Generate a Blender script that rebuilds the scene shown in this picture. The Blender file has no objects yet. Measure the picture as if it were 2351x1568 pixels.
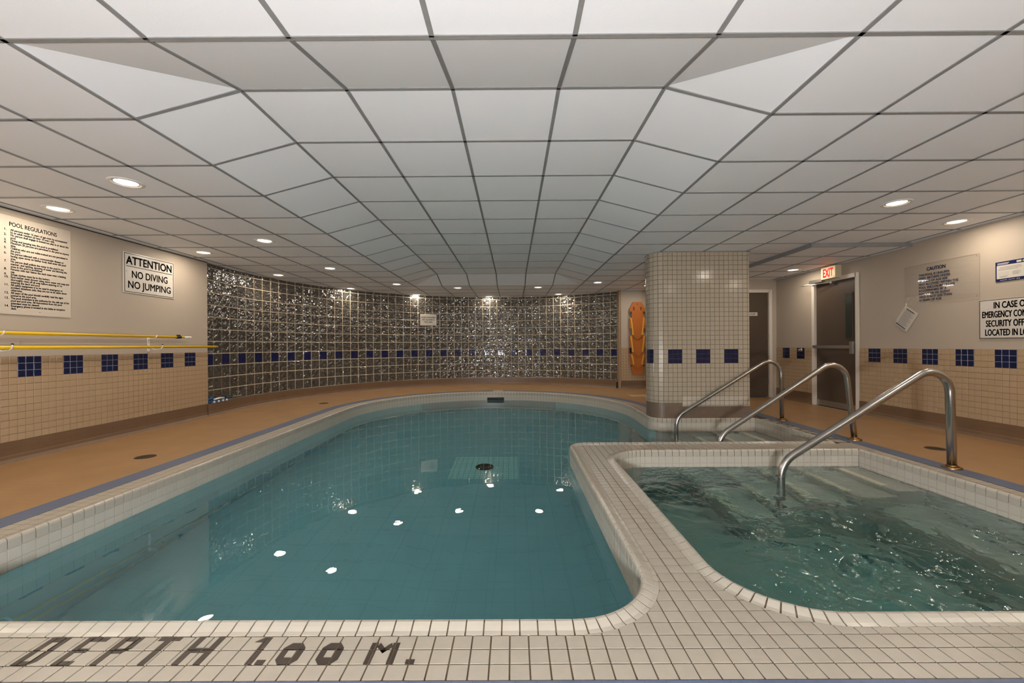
import bpy, math, random
from mathutils import Matrix, Vector

random.seed(7)
SC = bpy.context.scene
COL = SC.collection

# ------------------------------------------------------------------ camera, world, light, exposure
CAM_Z = 1.06
FPX, YAW, ROLL, V0 = 945.0, 0.0026, 0.0061, 793.0
cd = bpy.data.cameras.new('camera')
cd.sensor_width = 36.0
cd.lens = FPX / 2351.0 * 36.0
cd.shift_y = (V0 - 784.0) / 2351.0
cd.clip_start = 0.05
cam = bpy.data.objects.new('camera', cd)
COL.objects.link(cam)
cam.matrix_world = (Matrix.Translation((0, 0, CAM_Z)) @ Matrix.Rotation(YAW, 4, 'Z')
                    @ Matrix.Rotation(math.pi / 2, 4, 'X') @ Matrix.Rotation(-ROLL, 4, 'Z'))
SC.camera = cam

world = bpy.data.worlds.new('world')
SC.world = world
world.use_nodes = True
world.node_tree.nodes['Background'].inputs[0].default_value = (0.05, 0.05, 0.05, 1)
world.node_tree.nodes['Background'].inputs[1].default_value = 0.3

# the photographer's flash (its glint shows in the glass blocks straight ahead)
FLASH_W = 600.0
fl = bpy.data.lights.new('photo_flash', 'POINT')
fl.energy = FLASH_W
fl.color = (0.93, 0.97, 1.0)
fl.shadow_soft_size = 0.12
flo = bpy.data.objects.new('photo_flash', fl)
flo.location = (-0.25, -1.30, 0.62)
COL.objects.link(flo)

DOWN_W = 8.0                     # watts of one ceiling downlight
DOWN_COL = (1.0, 0.86, 0.70)

SC.view_settings.view_transform = 'Standard'
SC.view_settings.look = 'None'
SC.view_settings.exposure = 0.0
SC.view_settings.gamma = 1.0
SC.view_settings.use_curve_mapping = False
cy = SC.cycles
cy.max_bounces = 6
cy.diffuse_bounces = 4
cy.glossy_bounces = 3
cy.transmission_bounces = 5
cy.use_adaptive_sampling = True
cy.adaptive_threshold = 0.06
cy.use_light_tree = False
cy.transparent_max_bounces = 6
cy.volume_bounces = 0
cy.sample_clamp_indirect = 10.0
cy.blur_glossy = 1.0
cy.use_denoising = True


# ------------------------------------------------------------------ helpers
def s2l(c):
    return tuple((x / 255 / 12.92 if x / 255 <= 0.04045 else ((x / 255 + 0.055) / 1.055) ** 2.4) for x in c)


def V(*a):
    return Vector(a)


def frame(loc, x, y):
    x, y = Vector(x).normalized(), Vector(y).normalized()
    z = x.cross(y)
    m = Matrix((x, y, z)).transposed().to_4x4()
    m.translation = Vector(loc)
    return m


def proj(p):
    """approximate pixel of a point, only used to rank pieces by their size in view"""
    x, y, z = p[0], p[1], p[2] - CAM_Z
    if y < 0.2:
        return None
    return 1175.5 + FPX * (x + YAW * y) / y, V0 - FPX * z / y


class MB:
    def __init__(s):
        s.v, s.f, s.sm = [], [], []

    def add(s, vs, fs, smooth=False, M=None):
        n = len(s.v)
        s.v += [tuple(M @ Vector(p)) for p in vs] if M is not None else [tuple(p) for p in vs]
        s.f += [tuple(n + i for i in f) for f in fs]
        s.sm += [smooth] * len(fs)
        return s

    def box(s, a, b, M=None):
        (x0, y0, z0), (x1, y1, z1) = a, b
        vs = [(x0, y0, z0), (x1, y0, z0), (x1, y1, z0), (x0, y1, z0), (x0, y0, z1), (x1, y0, z1), (x1, y1, z1), (x0, y1, z1)]
        return s.add(vs, [(0, 3, 2, 1), (4, 5, 6, 7), (0, 1, 5, 4), (1, 2, 6, 5), (2, 3, 7, 6), (3, 0, 4, 7)], M=M)

    def bevbox(s, a, b, c, M=None):
        """box with chamfered edges round its +z face and vertical corners"""
        (x0, y0, z0), (x1, y1, z1) = a, b
        lo = [(x0, y0), (x1, y0), (x1, y1), (x0, y1)]
        hi = [(x0 + c, y0 + c), (x1 - c, y0 + c), (x1 - c, y1 - c), (x0 + c, y1 - c)]
        vs = [(*p, z0) for p in lo] + [(*p, z1 - c) for p in lo] + [(*p, z1) for p in hi]
        fs = [(3, 2, 1, 0), (8, 9, 10, 11)]
        for i in range(4):
            j = (i + 1) % 4
            fs += [(i, j, 4 + j, 4 + i), (4 + i, 4 + j, 8 + j, 8 + i)]
        return s.add(vs, fs, M=M)

    def prism(s, poly, z0, z1, M=None, c=0.0):
        n = len(poly)
        vs = [(*p, z0) for p in poly] + [(*p, z1) for p in poly]
        fs = [tuple(range(n - 1, -1, -1)), tuple(range(n, 2 * n))]
        fs += [(i, (i + 1) % n, n + (i + 1) % n, n + i) for i in range(n)]
        return s.add(vs, fs, M=M)

    def tube(s, pts, r, n=12, M=None, caps=True, smooth=True):
        pts = [Vector(p) for p in pts]
        rs = r if isinstance(r, (list, tuple)) else [r] * len(pts)
        vs, fs = [], []
        t0 = (pts[1] - pts[0]).normalized()
        up = Vector((0, 0, 1)) if abs(t0.z) < 0.9 else Vector((0, 1, 0))
        nx = t0.cross(up).normalized()
        for i, p in enumerate(pts):
            if i == 0:
                t = t0
            elif i == len(pts) - 1:
                t = (pts[i] - pts[i - 1]).normalized()
            else:
                t = ((pts[i + 1] - p).normalized() + (p - pts[i - 1]).normalized()).normalized()
            nx = (nx - t * nx.dot(t)).normalized()
            ny = t.cross(nx)
            for k in range(n):
                a = 2 * math.pi * k / n
                vs.append(p + (nx * math.cos(a) + ny * math.sin(a)) * rs[i])
        for i in range(len(pts) - 1):
            for k in range(n):
                k2 = (k + 1) % n
                fs.append((i * n + k, i * n + k2, (i + 1) * n + k2, (i + 1) * n + k))
        s.add(vs, fs, smooth, M)
        if caps:
            m = len(s.v) - len(vs)
            s.f += [tuple(m + k for k in range(n - 1, -1, -1)), tuple(m + (len(pts) - 1) * n + k for k in range(n))]
            s.sm += [False, False]
        return s

    def lathe(s, prof, n=24, M=None, smooth=True):
        vs, fs = [], []
        for r, z in prof:
            for k in range(n):
                a = 2 * math.pi * k / n
                vs.append((r * math.cos(a), r * math.sin(a), z))
        for i in range(len(prof) - 1):
            for k in range(n):
                k2 = (k + 1) % n
                fs.append((i * n + k, i * n + k2, (i + 1) * n + k2, (i + 1) * n + k))
        return s.add(vs, fs, smooth, M)

    def mesh(s, name='mesh', mat=None):
        me = bpy.data.meshes.new(name)
        me.from_pydata([tuple(v) for v in s.v], [], s.f)
        me.polygons.foreach_set('use_smooth', s.sm)
        if mat:
            me.materials.append(mat)
        me.update()
        return me

    def build(s, name, mat, parent=None, M=None):
        return obj(name, s.mesh(name, mat), parent, M)


def obj(name, data, parent=None, M=None):
    o = bpy.data.objects.new(name, data)
    COL.objects.link(o)
    if parent:
        o.parent = parent
    if M is not None:
        o.matrix_local = M
    return o


def tag(o, label, cat, group=None):
    o['label'] = label
    o['category'] = cat
    if group:
        o['group'] = group
    return o


def thing(name, label, cat, M=None, group=None):
    o = bpy.data.objects.new(name, None)
    COL.objects.link(o)
    o.empty_display_size = 0.1
    if M is not None:
        o.matrix_local = M
    return tag(o, label, cat, group)


def struct(o, label=None):
    o['kind'] = 'structure'
    if label:
        o['label'] = label
    return o


def stuff(o):
    o['kind'] = 'stuff'
    return o


# ------------------------------------------------------------------ materials
def mat(name, rgb, rough=0.5, metal=0.0, ior=1.5, coat=0.0, var=0.0, noise=0.0, nscale=8.0, bump=0.0, bscale=60.0,
        spec=None, emis=None, estr=0.0):
    m = bpy.data.materials.new(name)
    m.use_nodes = True
    nt = m.node_tree
    b = nt.nodes['Principled BSDF']
    c = s2l(rgb)
    b.inputs['Base Color'].default_value = (*c, 1)
    b.inputs['Roughness'].default_value = rough
    b.inputs['Metallic'].default_value = metal
    b.inputs['IOR'].default_value = ior
    b.inputs['Coat Weight'].default_value = coat
    if spec is not None:
        b.inputs['Specular IOR Level'].default_value = spec
    if emis:
        b.inputs['Emission Color'].default_value = (*s2l(emis), 1)
        b.inputs['Emission Strength'].default_value = estr
        m.cycles.emission_sampling = 'NONE'
    tc = None
    if noise or bump:
        tc = nt.nodes.new('ShaderNodeNewGeometry')
    last = None
    if var or noise:
        hsv = nt.nodes.new('ShaderNodeHueSaturation')
        hsv.inputs['Color'].default_value = (*c, 1)
        if noise:
            nz = nt.nodes.new('ShaderNodeTexNoise')
            nz.inputs['Scale'].default_value = nscale
            nz.inputs['Detail'].default_value = 5
            nt.links.new(tc.outputs['Position'], nz.inputs['Vector'])
            mr = nt.nodes.new('ShaderNodeMapRange')
            mr.inputs['From Min'].default_value = 0.3
            mr.inputs['From Max'].default_value = 0.7
            mr.inputs['To Min'].default_value = 1 - noise
            mr.inputs['To Max'].default_value = 1 + noise
            nt.links.new(nz.outputs['Fac'], mr.inputs['Value'])
            last = mr.outputs['Result']
        if var:
            oi = nt.nodes.new('ShaderNodeObjectInfo')
            mr2 = nt.nodes.new('ShaderNodeMapRange')
            mr2.inputs['To Min'].default_value = 1 - var
            mr2.inputs['To Max'].default_value = 1 + var
            nt.links.new(oi.outputs['Random'], mr2.inputs['Value'])
            if last is None:
                last = mr2.outputs['Result']
            else:
                mu = nt.nodes.new('ShaderNodeMath')
                mu.operation = 'MULTIPLY'
                nt.links.new(last, mu.inputs[0])
                nt.links.new(mr2.outputs['Result'], mu.inputs[1])
                last = mu.outputs[0]
        nt.links.new(last, hsv.inputs['Value'])
        nt.links.new(hsv.outputs['Color'], b.inputs['Base Color'])
    if bump:
        nb = nt.nodes.new('ShaderNodeTexNoise')
        nb.inputs['Scale'].default_value = bscale
        nb.inputs['Detail'].default_value = 3
        nt.links.new(tc.outputs['Position'], nb.inputs['Vector'])
        bp = nt.nodes.new('ShaderNodeBump')
        bp.inputs['Strength'].default_value = bump
        bp.inputs['Distance'].default_value = 0.002
        nt.links.new(nb.outputs['Fac'], bp.inputs['Height'])
        nt.links.new(bp.outputs['Normal'], b.inputs['Normal'])
    return m


def grid_mat(name, rgb, grout, pitch, axes=(0, 1), joint=0.05, rough=0.5, noise=0.06, offset=(0, 0), stain=0.0):
    """flat small tiling too fine to build: joints drawn by world position"""
    m = mat(name, rgb, rough=rough, noise=noise, nscale=3.0)
    nt = m.node_tree
    b = nt.nodes['Principled BSDF']
    src = b.inputs['Base Color'].links[0].from_socket if b.inputs['Base Color'].links else None
    geo = nt.nodes.new('ShaderNodeNewGeometry')
    sep = nt.nodes.new('ShaderNodeSeparateXYZ')
    nt.links.new(geo.outputs['Position'], sep.inputs[0])
    acc = None
    for n, ax in enumerate(axes):
        d = nt.nodes.new('ShaderNodeMath')
        d.operation = 'MULTIPLY_ADD'
        d.inputs[1].default_value = 1 / pitch
        d.inputs[2].default_value = offset[n] + 100
        nt.links.new(sep.outputs[ax], d.inputs[0])
        f = nt.nodes.new('ShaderNodeMath')
        f.operation = 'FRACT'
        nt.links.new(d.outputs[0], f.inputs[0])
        l = nt.nodes.new('ShaderNodeMath')
        l.operation = 'LESS_THAN'
        l.inputs[1].default_value = joint
        nt.links.new(f.outputs[0], l.inputs[0])
        if acc is None:
            acc = l.outputs[0]
        else:
            mx = nt.nodes.new('ShaderNodeMath')
            mx.operation = 'MAXIMUM'
            nt.links.new(acc, mx.inputs[0])
            nt.links.new(l.outputs[0], mx.inputs[1])
            acc = mx.outputs[0]
    mix = nt.nodes.new('ShaderNodeMix')
    mix.data_type = 'RGBA'
    nt.links.new(acc, mix.inputs[0])
    nt.links.new(src, mix.inputs[6])
    mix.inputs[7].default_value = (*s2l(grout), 1)
    nt.links.new(mix.outputs[2], b.inputs['Base Color'])
    return m


def water_mat(name, absorb, dens, rough, strength, dist, layers):
    m = bpy.data.materials.new(name)
    m.use_nodes = True
    nt = m.node_tree
    nt.nodes.clear()
    out = nt.nodes.new('ShaderNodeOutputMaterial')
    g = nt.nodes.new('ShaderNodeBsdfGlass')
    g.inputs['IOR'].default_value = 1.33
    g.inputs['Roughness'].default_value = rough
    nt.links.new(g.outputs[0], out.inputs['Surface'])
    va = nt.nodes.new('ShaderNodeVolumeAbsorption')
    va.inputs['Color'].default_value = (*absorb, 1)
    va.inputs['Density'].default_value = dens
    nt.links.new(va.outputs[0], out.inputs['Volume'])
    geo = nt.nodes.new('ShaderNodeNewGeometry')
    acc = None
    for sc, w, dis in layers:
        n = nt.nodes.new('ShaderNodeTexNoise')
        n.inputs['Scale'].default_value = sc
        n.inputs['Detail'].default_value = 2
        n.inputs['Distortion'].default_value = dis
        nt.links.new(geo.outputs['Position'], n.inputs['Vector'])
        mu = nt.nodes.new('ShaderNodeMath')
        mu.operation = 'MULTIPLY_ADD'
        mu.inputs[1].default_value = w
        nt.links.new(n.outputs['Fac'], mu.inputs[0])
        if acc:
            nt.links.new(acc, mu.inputs[2])
        else:
            mu.inputs[2].default_value = 0
        acc = mu.outputs[0]
    bp = nt.nodes.new('ShaderNodeBump')
    bp.inputs['Strength'].default_value = strength
    bp.inputs['Distance'].default_value = dist
    nt.links.new(acc, bp.inputs['Height'])
    nt.links.new(bp.outputs['Normal'], g.inputs['Normal'])
    return m


def glassblock_mat(name, rgb, ior, rough, bump, coat=0.0):
    m = mat(name, rgb, rough=rough, ior=ior, spec=0.5, coat=coat)
    nt = m.node_tree
    b = nt.nodes['Principled BSDF']
    b.inputs['Coat Roughness'].default_value = 0.36
    tc = nt.nodes.new('ShaderNodeTexCoord')
    oi = nt.nodes.new('ShaderNodeObjectInfo')
    ad = nt.nodes.new('ShaderNodeVectorMath')
    ad.operation = 'MULTIPLY_ADD'
    ad.inputs[1].default_value = (1, 1, 1)
    nt.links.new(tc.outputs['Object'], ad.inputs[0])
    cb = nt.nodes.new('ShaderNodeCombineXYZ')
    for k in range(3):
        nt.links.new(oi.outputs['Random'], cb.inputs[k])
    sc = nt.nodes.new('ShaderNodeVectorMath')
    sc.operation = 'SCALE'
    sc.inputs['Scale'].default_value = 13.0
    nt.links.new(cb.outputs[0], sc.inputs[0])
    nt.links.new(sc.outputs[0], ad.inputs[2])
    n1 = nt.nodes.new('ShaderNodeTexNoise')
    n1.inputs['Scale'].default_value = 13
    n1.inputs['Detail'].default_value = 0.3
    n1.inputs['Distortion'].default_value = 0.9
    nt.links.new(ad.outputs[0], n1.inputs['Vector'])
    bp = nt.nodes.new('ShaderNodeBump')
    bp.inputs['Strength'].default_value = bump
    bp.inputs['Distance'].default_value = 0.05
    nt.links.new(n1.outputs['Fac'], bp.inputs['Height'])
    nt.links.new(bp.outputs['Normal'], b.inputs['Normal'])
    return m


M = {}
M['paint'] = mat('wall_paint', (173, 161, 146), rough=0.6, bump=0.15, bscale=180)
M['ceil_tile'] = mat('ceiling_tile_vinyl', (242, 245, 250), rough=0.55, var=0.012, bump=0.25, bscale=260)
M['tbar'] = mat('ceiling_bar_grey', (132, 133, 134), rough=0.45, noise=0.06, nscale=30)
M['angle'] = mat('wall_angle_grey', (188, 190, 192), rough=0.4)
M['slab'] = mat('plenum_dark', (60, 60, 60), rough=0.9)
M['deck'] = grid_mat('brown_deck_tile', (153, 119, 81), (136, 104, 70), 0.0665, joint=0.045, rough=0.42, noise=0.09)
M['whitetile'] = mat('white_deck_tile', (168, 160, 146), rough=0.33, var=0.02, noise=0.035, nscale=25)
M['nose'] = mat('white_edge_tile', (178, 171, 158), rough=0.25, var=0.02, noise=0.02, nscale=25)
M['walltile_w'] = mat('white_pool_wall_tile', (190, 184, 172), rough=0.25, var=0.02)
M['grout'] = mat('dark_deck_grout', (84, 68, 50), rough=0.8, noise=0.2, nscale=14)
M['grout_l'] = mat('pale_grout', (176, 164, 146), rough=0.8)
M['beige'] = mat('beige_wall_tile', (170, 145, 115), rough=0.34, var=0.025)
M['beige_grout'] = mat('wall_grout', (134, 108, 80), rough=0.8)
M['navy'] = mat('navy_glazed_tile', (12, 20, 58), rough=0.28, var=0.08)
M['navy_grout'] = mat('grey_grout', (150, 150, 155), rough=0.8)
M['coltile'] = mat('cream_column_tile', (172, 160, 142), rough=0.14, var=0.02)
M['coltile_w'] = mat('white_repair_tile', (190, 180, 165), rough=0.2, var=0.02)
M['col_grout'] = mat('column_grout', (112, 98, 80), rough=0.8)
M['base'] = grid_mat('brown_base_tile', (108, 84, 62), (92, 72, 54), 0.15, axes=(0, 1), joint=0.015, rough=0.4, noise=0.08)
M['base_col'] = mat('brown_column_base', (110, 93, 79), rough=0.4, noise=0.08, nscale=12)
M['baseline'] = mat('base_joint', (150, 122, 94), rough=0.7)
M['bluestrip'] = grid_mat('blue_strip_tile', (86, 98, 122), (78, 88, 108), 0.0675, joint=0.05, rough=0.42, noise=0.07)
M['brown_inlay'] = mat('dark_brown_inlay', (54, 44, 37), rough=0.4, noise=0.06, nscale=40)
M['mortar'] = mat('glass_block_mortar', (206, 190, 166), rough=0.75, noise=0.05, nscale=20)
M['gblock'] = glassblock_mat('wavy_glass_block', (56, 53, 48), 2.15, 0.06, 0.6, 0.12)
M['gblue'] = glassblock_mat('navy_block', (12, 20, 62), 1.6, 0.14, 0.12, 0.15)
M['basin'] = grid_mat('pool_basin_tile', (204, 216, 214), (190, 204, 203), 0.20, axes=(0, 1), joint=0.02, rough=0.5, noise=0.04)
M['basinwall'] = grid_mat('pool_wall_tile', (168, 174, 172), (160, 167, 166), 0.068, axes=(1, 2), joint=0.05, rough=0.4, noise=0.04)
M['spabasin'] = grid_mat('spa_basin_tile', (190, 193, 183), (214, 214, 204), 0.068, axes=(0, 1), joint=0.06, rough=0.4, noise=0.04)
M['stepnose'] = mat('pale_step_strip', (246, 238, 214), rough=0.5)
M['drainsq'] = grid_mat('pale_drain_tile', (250, 252, 240), (150, 170, 160), 0.0675, axes=(0, 1), joint=0.06, rough=0.4, noise=0.02)
M['black'] = mat('black', (10, 10, 10), rough=0.6)
M['blackpaint'] = mat('black_letter', (14, 14, 16), rough=0.5)
M['steel'] = mat('brushed_steel', (186, 184, 181), rough=0.24, metal=1.0, noise=0.05, nscale=8)
M['rust'] = mat('stained_flange', (150, 118, 80), rough=0.35, metal=1.0, noise=0.25, nscale=40)
M['alu'] = mat('dull_aluminium', (160, 154, 146), rough=0.38, metal=0.9)
M['doordark'] = mat('dark_brown_door', (74, 60, 48), rough=0.45, bump=0.1, bscale=300)
M['frame'] = mat('pale_door_frame', (214, 206, 194), rough=0.45)
M['darkglass'] = mat('wired_dark_glass', (46, 52, 48), rough=0.12, ior=1.6)
M['signwhite'] = mat('white_sign_plastic', (200, 194, 185), rough=0.22)
M['signwarm'] = mat('white_sign_matt', (198, 187, 172), rough=0.35)
M['paper'] = mat('paper', (196, 190, 180), rough=0.7)
M['greytext'] = mat('grey_print', (110, 106, 102), rough=0.7)
M['bluetext'] = mat('blue_letter', (46, 80, 130), rough=0.5)
M['navyprint'] = mat('navy_print', (22, 32, 80), rough=0.3)
M['yellow'] = mat('yellow_pole', (222, 182, 30), rough=0.3)
M['whiteplastic'] = mat('white_plastic', (226, 224, 218), rough=0.4)
M['blueplastic'] = mat('blue_plastic', (28, 86, 138), rough=0.4)
M['tealgrip'] = mat('teal_grip', (14, 64, 84), rough=0.5)
M['orange'] = mat('orange_board', (168, 92, 20), rough=0.45, noise=0.04, nscale=6)
M['strap'] = mat('yellow_strap', (206, 156, 62), rough=0.6)
M['strapmid'] = mat('orange_strap', (150, 92, 30), rough=0.6)
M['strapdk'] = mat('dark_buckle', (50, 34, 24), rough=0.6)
M['exitface'] = mat('exit_face', (236, 218, 170), rough=0.4, emis=(255, 224, 160), estr=0.25)
M['exitred'] = mat('exit_letter', (210, 20, 10), rough=0.4, emis=(255, 16, 6), estr=0.9)
M['exitbody'] = mat('exit_housing', (206, 192, 160), rough=0.5)
M['lens'] = mat('lamp_lens', (255, 246, 230), rough=0.4, emis=(255, 236, 205), estr=9.0)
M['lens_w'] = mat('lamp_lens_white', (255, 255, 255), rough=0.4, emis=(240, 246, 255), estr=9.0)
M['trimring'] = mat('lamp_trim', (236, 234, 230), rough=0.35)
M['reflector'] = mat('lamp_reflector', (238, 190, 120), rough=0.3, metal=0.6)
M['drain'] = mat('drain_grate', (72, 56, 42), rough=0.5, metal=0.4)
M['poolwater'] = water_mat('pool_water', (0.10, 0.72, 0.84), 0.55, 0.0, 0.10, 0.01, [(2.2, 1.0, 0.4), (7.0, 0.25, 0.5)])
M['spawater'] = water_mat('spa_water', (0.14, 0.76, 0.79), 0.52, 0.03, 0.6, 0.022, [(7.0, 0.7, 1.0), (19.0, 0.30, 0.8), (48.0, 0.10, 0.3)])

# ------------------------------------------------------------------ plan of the room (metres; floor z=0, camera over the origin)
XL, XR, YB = -4.70, 5.24, -1.6
HC, HR, HS = 2.38, 2.54, 2.335          # ceiling, raised coffer, lowered soffit
TILE_TOP = 0.985
BASE_H = 0.19
GP = 0.193                               # glass block pitch
NGC = 55                                 # block columns
# glass wall: a short straight, then an arc
G0 = Vector((-4.766, 6.344)); GTH = -0.018; GL = 0.379; GR = 4.447
GC = G0 + Vector((math.sin(GTH), math.cos(GTH))) * GL + Vector((math.cos(GTH), -math.sin(GTH))) * GR


def gpos(s, inset=0.0):
    """point and inward normal on the glass wall's inner face"""
    if s < GL:
        p = G0 + Vector((math.sin(GTH), math.cos(GTH))) * s
        n = Vector((math.cos(GTH), -math.sin(GTH)))
    else:
        a = GTH + (s - GL) / GR
        n = Vector((math.cos(a), -math.sin(a)))
        p = GC - n * GR
    return p + n * inset, n


GS = NGC * GP
GEND = gpos(GS)[0]
WBY = 9.98                                # wall with the rescue board
WBX1 = 4.2
DWY = 8.2                                 # wall with the second door


def room_outline(inset=0.0):
    pts = [(XL, YB), (XL, 6.32)]
    n = 70
    pts += [tuple(gpos(GS * i / n, inset)[0]) for i in range(n + 1)]
    pts += [(GEND.x + 0.03, WBY), (WBX1, WBY), (WBX1, DWY), (XR, DWY), (XR, YB)]
    return pts


ROOM = room_outline()


def seg_line(p, q, normal, step=0.05):
    p, q = Vector(p), Vector(q)
    n = max(1, int((q - p).length / step))
    return [(p.lerp(q, i / n), Vector(normal)) for i in range(n + 1)]


def seg_arc(c, r, a0, a1, sign=1, step=0.03):
    c = Vector(c)
    n = max(2, int(abs(a1 - a0) * r / step))
    out = []
    for i in range(n + 1):
        a = a0 + (a1 - a0) * i / n
        d = Vector((math.cos(a), math.sin(a)))
        out.append((c + d * r, d * sign))
    return out


PI = math.pi
PXL, PYF, PXR = -2.80, 1.585, 3.42
SEG = {
    'left': seg_line((PXL, PYF), (PXL, 6.9), (-1, 0)),
    'arc': seg_arc((-0.40, 6.9), 2.40, PI, 0.0),
    'armr': seg_line((2.0, 6.9), (1.97, 6.035), (1, 0)),
    'colround': seg_arc((2.17, 6.035), 0.20, PI, 1.5 * PI, -1),
    'colfront': seg_line((2.17, 5.835), (PXR, 5.835), (0, 1)),
    'right': seg_line((PXR, 5.835), (PXR, 4.44), (1, 0)),
    'divback': seg_line((PXR, 4.44), (0.78, 4.44), (0, -1)),
    'divround': seg_arc((0.78, 4.24), 0.20, 0.5 * PI, PI, -1),
    'divside': seg_line((0.58, 4.24), (0.58, 1.945), (1, 0)),
    'fround': seg_arc((0.22, 1.945), 0.36, 0.0, -0.5 * PI),
    'front': seg_line((0.22, PYF), (PXL, PYF), (0, -1)),
}
SX0, SX1, SY0, SY1, SRR = 0.93, PXR, 1.62, 4.09, 0.37
SSEG = {
    'side': seg_line((SX0, SY0 + SRR), (SX0, SY1 - SRR), (-1, 0)),
    'bround': seg_arc((SX0 + SRR, SY1 - SRR), SRR, PI, 0.5 * PI),
    'back': seg_line((SX0 + SRR, SY1), (SX1, SY1), (0, 1)),
    'right': seg_line((SX1, SY1), (SX1, SY0), (1, 0)),
    'front': seg_line((SX1, SY0), (SX0 + SRR, SY0), (0, -1)),
    'fround': seg_arc((SX0 + SRR, SY0 + SRR), SRR, -0.5 * PI, -PI),
}


def loop_of(segs, off=0.0):
    pts = []
    for sg in segs.values():
        for p, n in sg:
            q = p + n * off
            if not pts or (q - pts[-1]).length > 1e-4:
                pts.append(q)
    if (pts[0] - pts[-1]).length < 1e-4:
        pts.pop()
    return pts


POOL, SPA = loop_of(SEG), loop_of(SSEG)


def inside(p, poly):
    x, y = p[0], p[1]
    c = False
    j = len(poly) - 1
    for i in range(len(poly)):
        xi, yi = poly[i][0], poly[i][1]
        xj, yj = poly[j][0], poly[j][1]
        if (yi > y) != (yj > y) and x < (xj - xi) * (y - yi) / (yj - yi) + xi:
            c = not c
        j = i
    return c


def sdf(p, poly):
    """signed distance, negative inside"""
    x, y = p
    best = 1e9
    j = len(poly) - 1
    for i in range(len(poly)):
        ax, ay = poly[j][0], poly[j][1]
        dx, dy = poly[i][0] - ax, poly[i][1] - ay
        L = dx * dx + dy * dy
        t = 0 if L == 0 else max(0, min(1, ((x - ax) * dx + (y - ay) * dy) / L))
        d = (ax + t * dx - x) ** 2 + (ay + t * dy - y) ** 2
        if d < best:
            best = d
        j = i
    return math.sqrt(best) * (-1 if inside(p, poly) else 1)


def clip_poly(poly, f, sub=1):
    """keep the part of a polygon where f > 0"""
    pts = []
    for i in range(len(poly)):
        a, b = poly[i], poly[(i + 1) % len(poly)]
        for k in range(sub):
            t = k / sub
            pts.append((a[0] + (b[0] - a[0]) * t, a[1] + (b[1] - a[1]) * t))
    vals = [f(p) for p in pts]
    if all(v > 0 for v in vals):
        return poly
    out = []
    for i in range(len(pts)):
        a, b, fa, fb = pts[i], pts[(i + 1) % len(pts)], vals[i], vals[(i + 1) % len(pts)]
        if fa > 0:
            out.append(a)
        if (fa > 0) != (fb > 0):
            t = fa / (fa - fb)
            out.append((a[0] + (b[0] - a[0]) * t, a[1] + (b[1] - a[1]) * t))
    return out


def area(poly):
    return 0.5 * sum(poly[i][0] * poly[(i + 1) % len(poly)][1] - poly[(i + 1) % len(poly)][0] * poly[i][1] for i in range(len(poly)))


def fill(loops, z, up=True):
    import bmesh
    bm = bmesh.new()
    es = []
    for lp in loops:
        vs = [bm.verts.new((p[0], p[1], z)) for p in lp]
        for i in range(len(vs)):
            es.append(bm.edges.new((vs[i], vs[(i + 1) % len(vs)])))
    bmesh.ops.triangle_fill(bm, edges=es, use_beauty=True, normal=(0, 0, 1))
    for f in bm.faces:
        if (f.normal.z < 0) == up:
            f.normal_flip()
    mb = MB()
    bm.verts.index_update()
    mb.add([tuple(v.co) for v in bm.verts], [tuple(v.index for v in f.verts) for f in bm.faces])
    bm.free()
    return mb


def strip(pts_n, prof, closed_prof=False, mb=None, smooth=False):
    """sweep a profile [(offset, z)] along [(point, normal)]"""
    mb = mb or MB()
    k = len(prof)
    vs = [(*(p + n * d), z) for p, n in pts_n for d, z in prof]
    fs = []
    for i in range(len(pts_n) - 1):
        for j in range(k if closed_prof else k - 1):
            j2 = (j + 1) % k
            fs.append((i * k + j, i * k + j2, (i + 1) * k + j2, (i + 1) * k + j))
    if closed_prof:
        fs.append(tuple(range(k)))
        fs.append(tuple((len(pts_n) - 1) * k + j for j in range(k - 1, -1, -1)))
    return mb.add(vs, fs, smooth)


def sample(seg, s):
    """point/normal at arc length s of a segment"""
    acc = 0
    for i in range(len(seg) - 1):
        L = (seg[i + 1][0] - seg[i][0]).length
        if acc + L >= s or i == len(seg) - 2:
            t = min(1.0, max(0.0, (s - acc) / L))
            return seg[i][0].lerp(seg[i + 1][0], t), seg[i][1].lerp(seg[i + 1][1], t).normalized()
        acc += L


def seglen(seg):
    return sum((seg[i + 1][0] - seg[i][0]).length for i in range(len(seg) - 1))


# ------------------------------------------------------------------ floor and decks
OUT = ([(-3.20, 1.13), (-3.20, 6.9)] + [(-0.40 + 2.80 * math.cos(PI - PI * i / 40), 6.9 + 2.80 * math.sin(PI * i / 40)) for i in range(1, 41)]
       + [(2.40, 6.5), (3.77, 6.5), (3.77, 1.13)])
INN = ([(-3.03, 1.30), (-3.03, 6.9)] + [(-0.40 + 2.63 * math.cos(PI - PI * i / 40), 6.9 + 2.63 * math.sin(PI * i / 40)) for i in range(1, 41)]
       + [(2.23, 6.33), (3.60, 6.33), (3.60, 1.30)])
floor = struct(fill([ROOM, OUT], 0.0).build('floor', M['deck']), 'brown tiled pool deck floor')
bs = struct(fill([OUT, INN], 0.001).build('trim_1', M['bluestrip']), 'blue tile strip round the white pool edge')
sub = struct(fill([INN, loop_of(SEG, 0.07), loop_of(SSEG, 0.07)], -0.004).build('trim_2', M['grout']), 'white tiled edge of the pool and spa')

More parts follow.
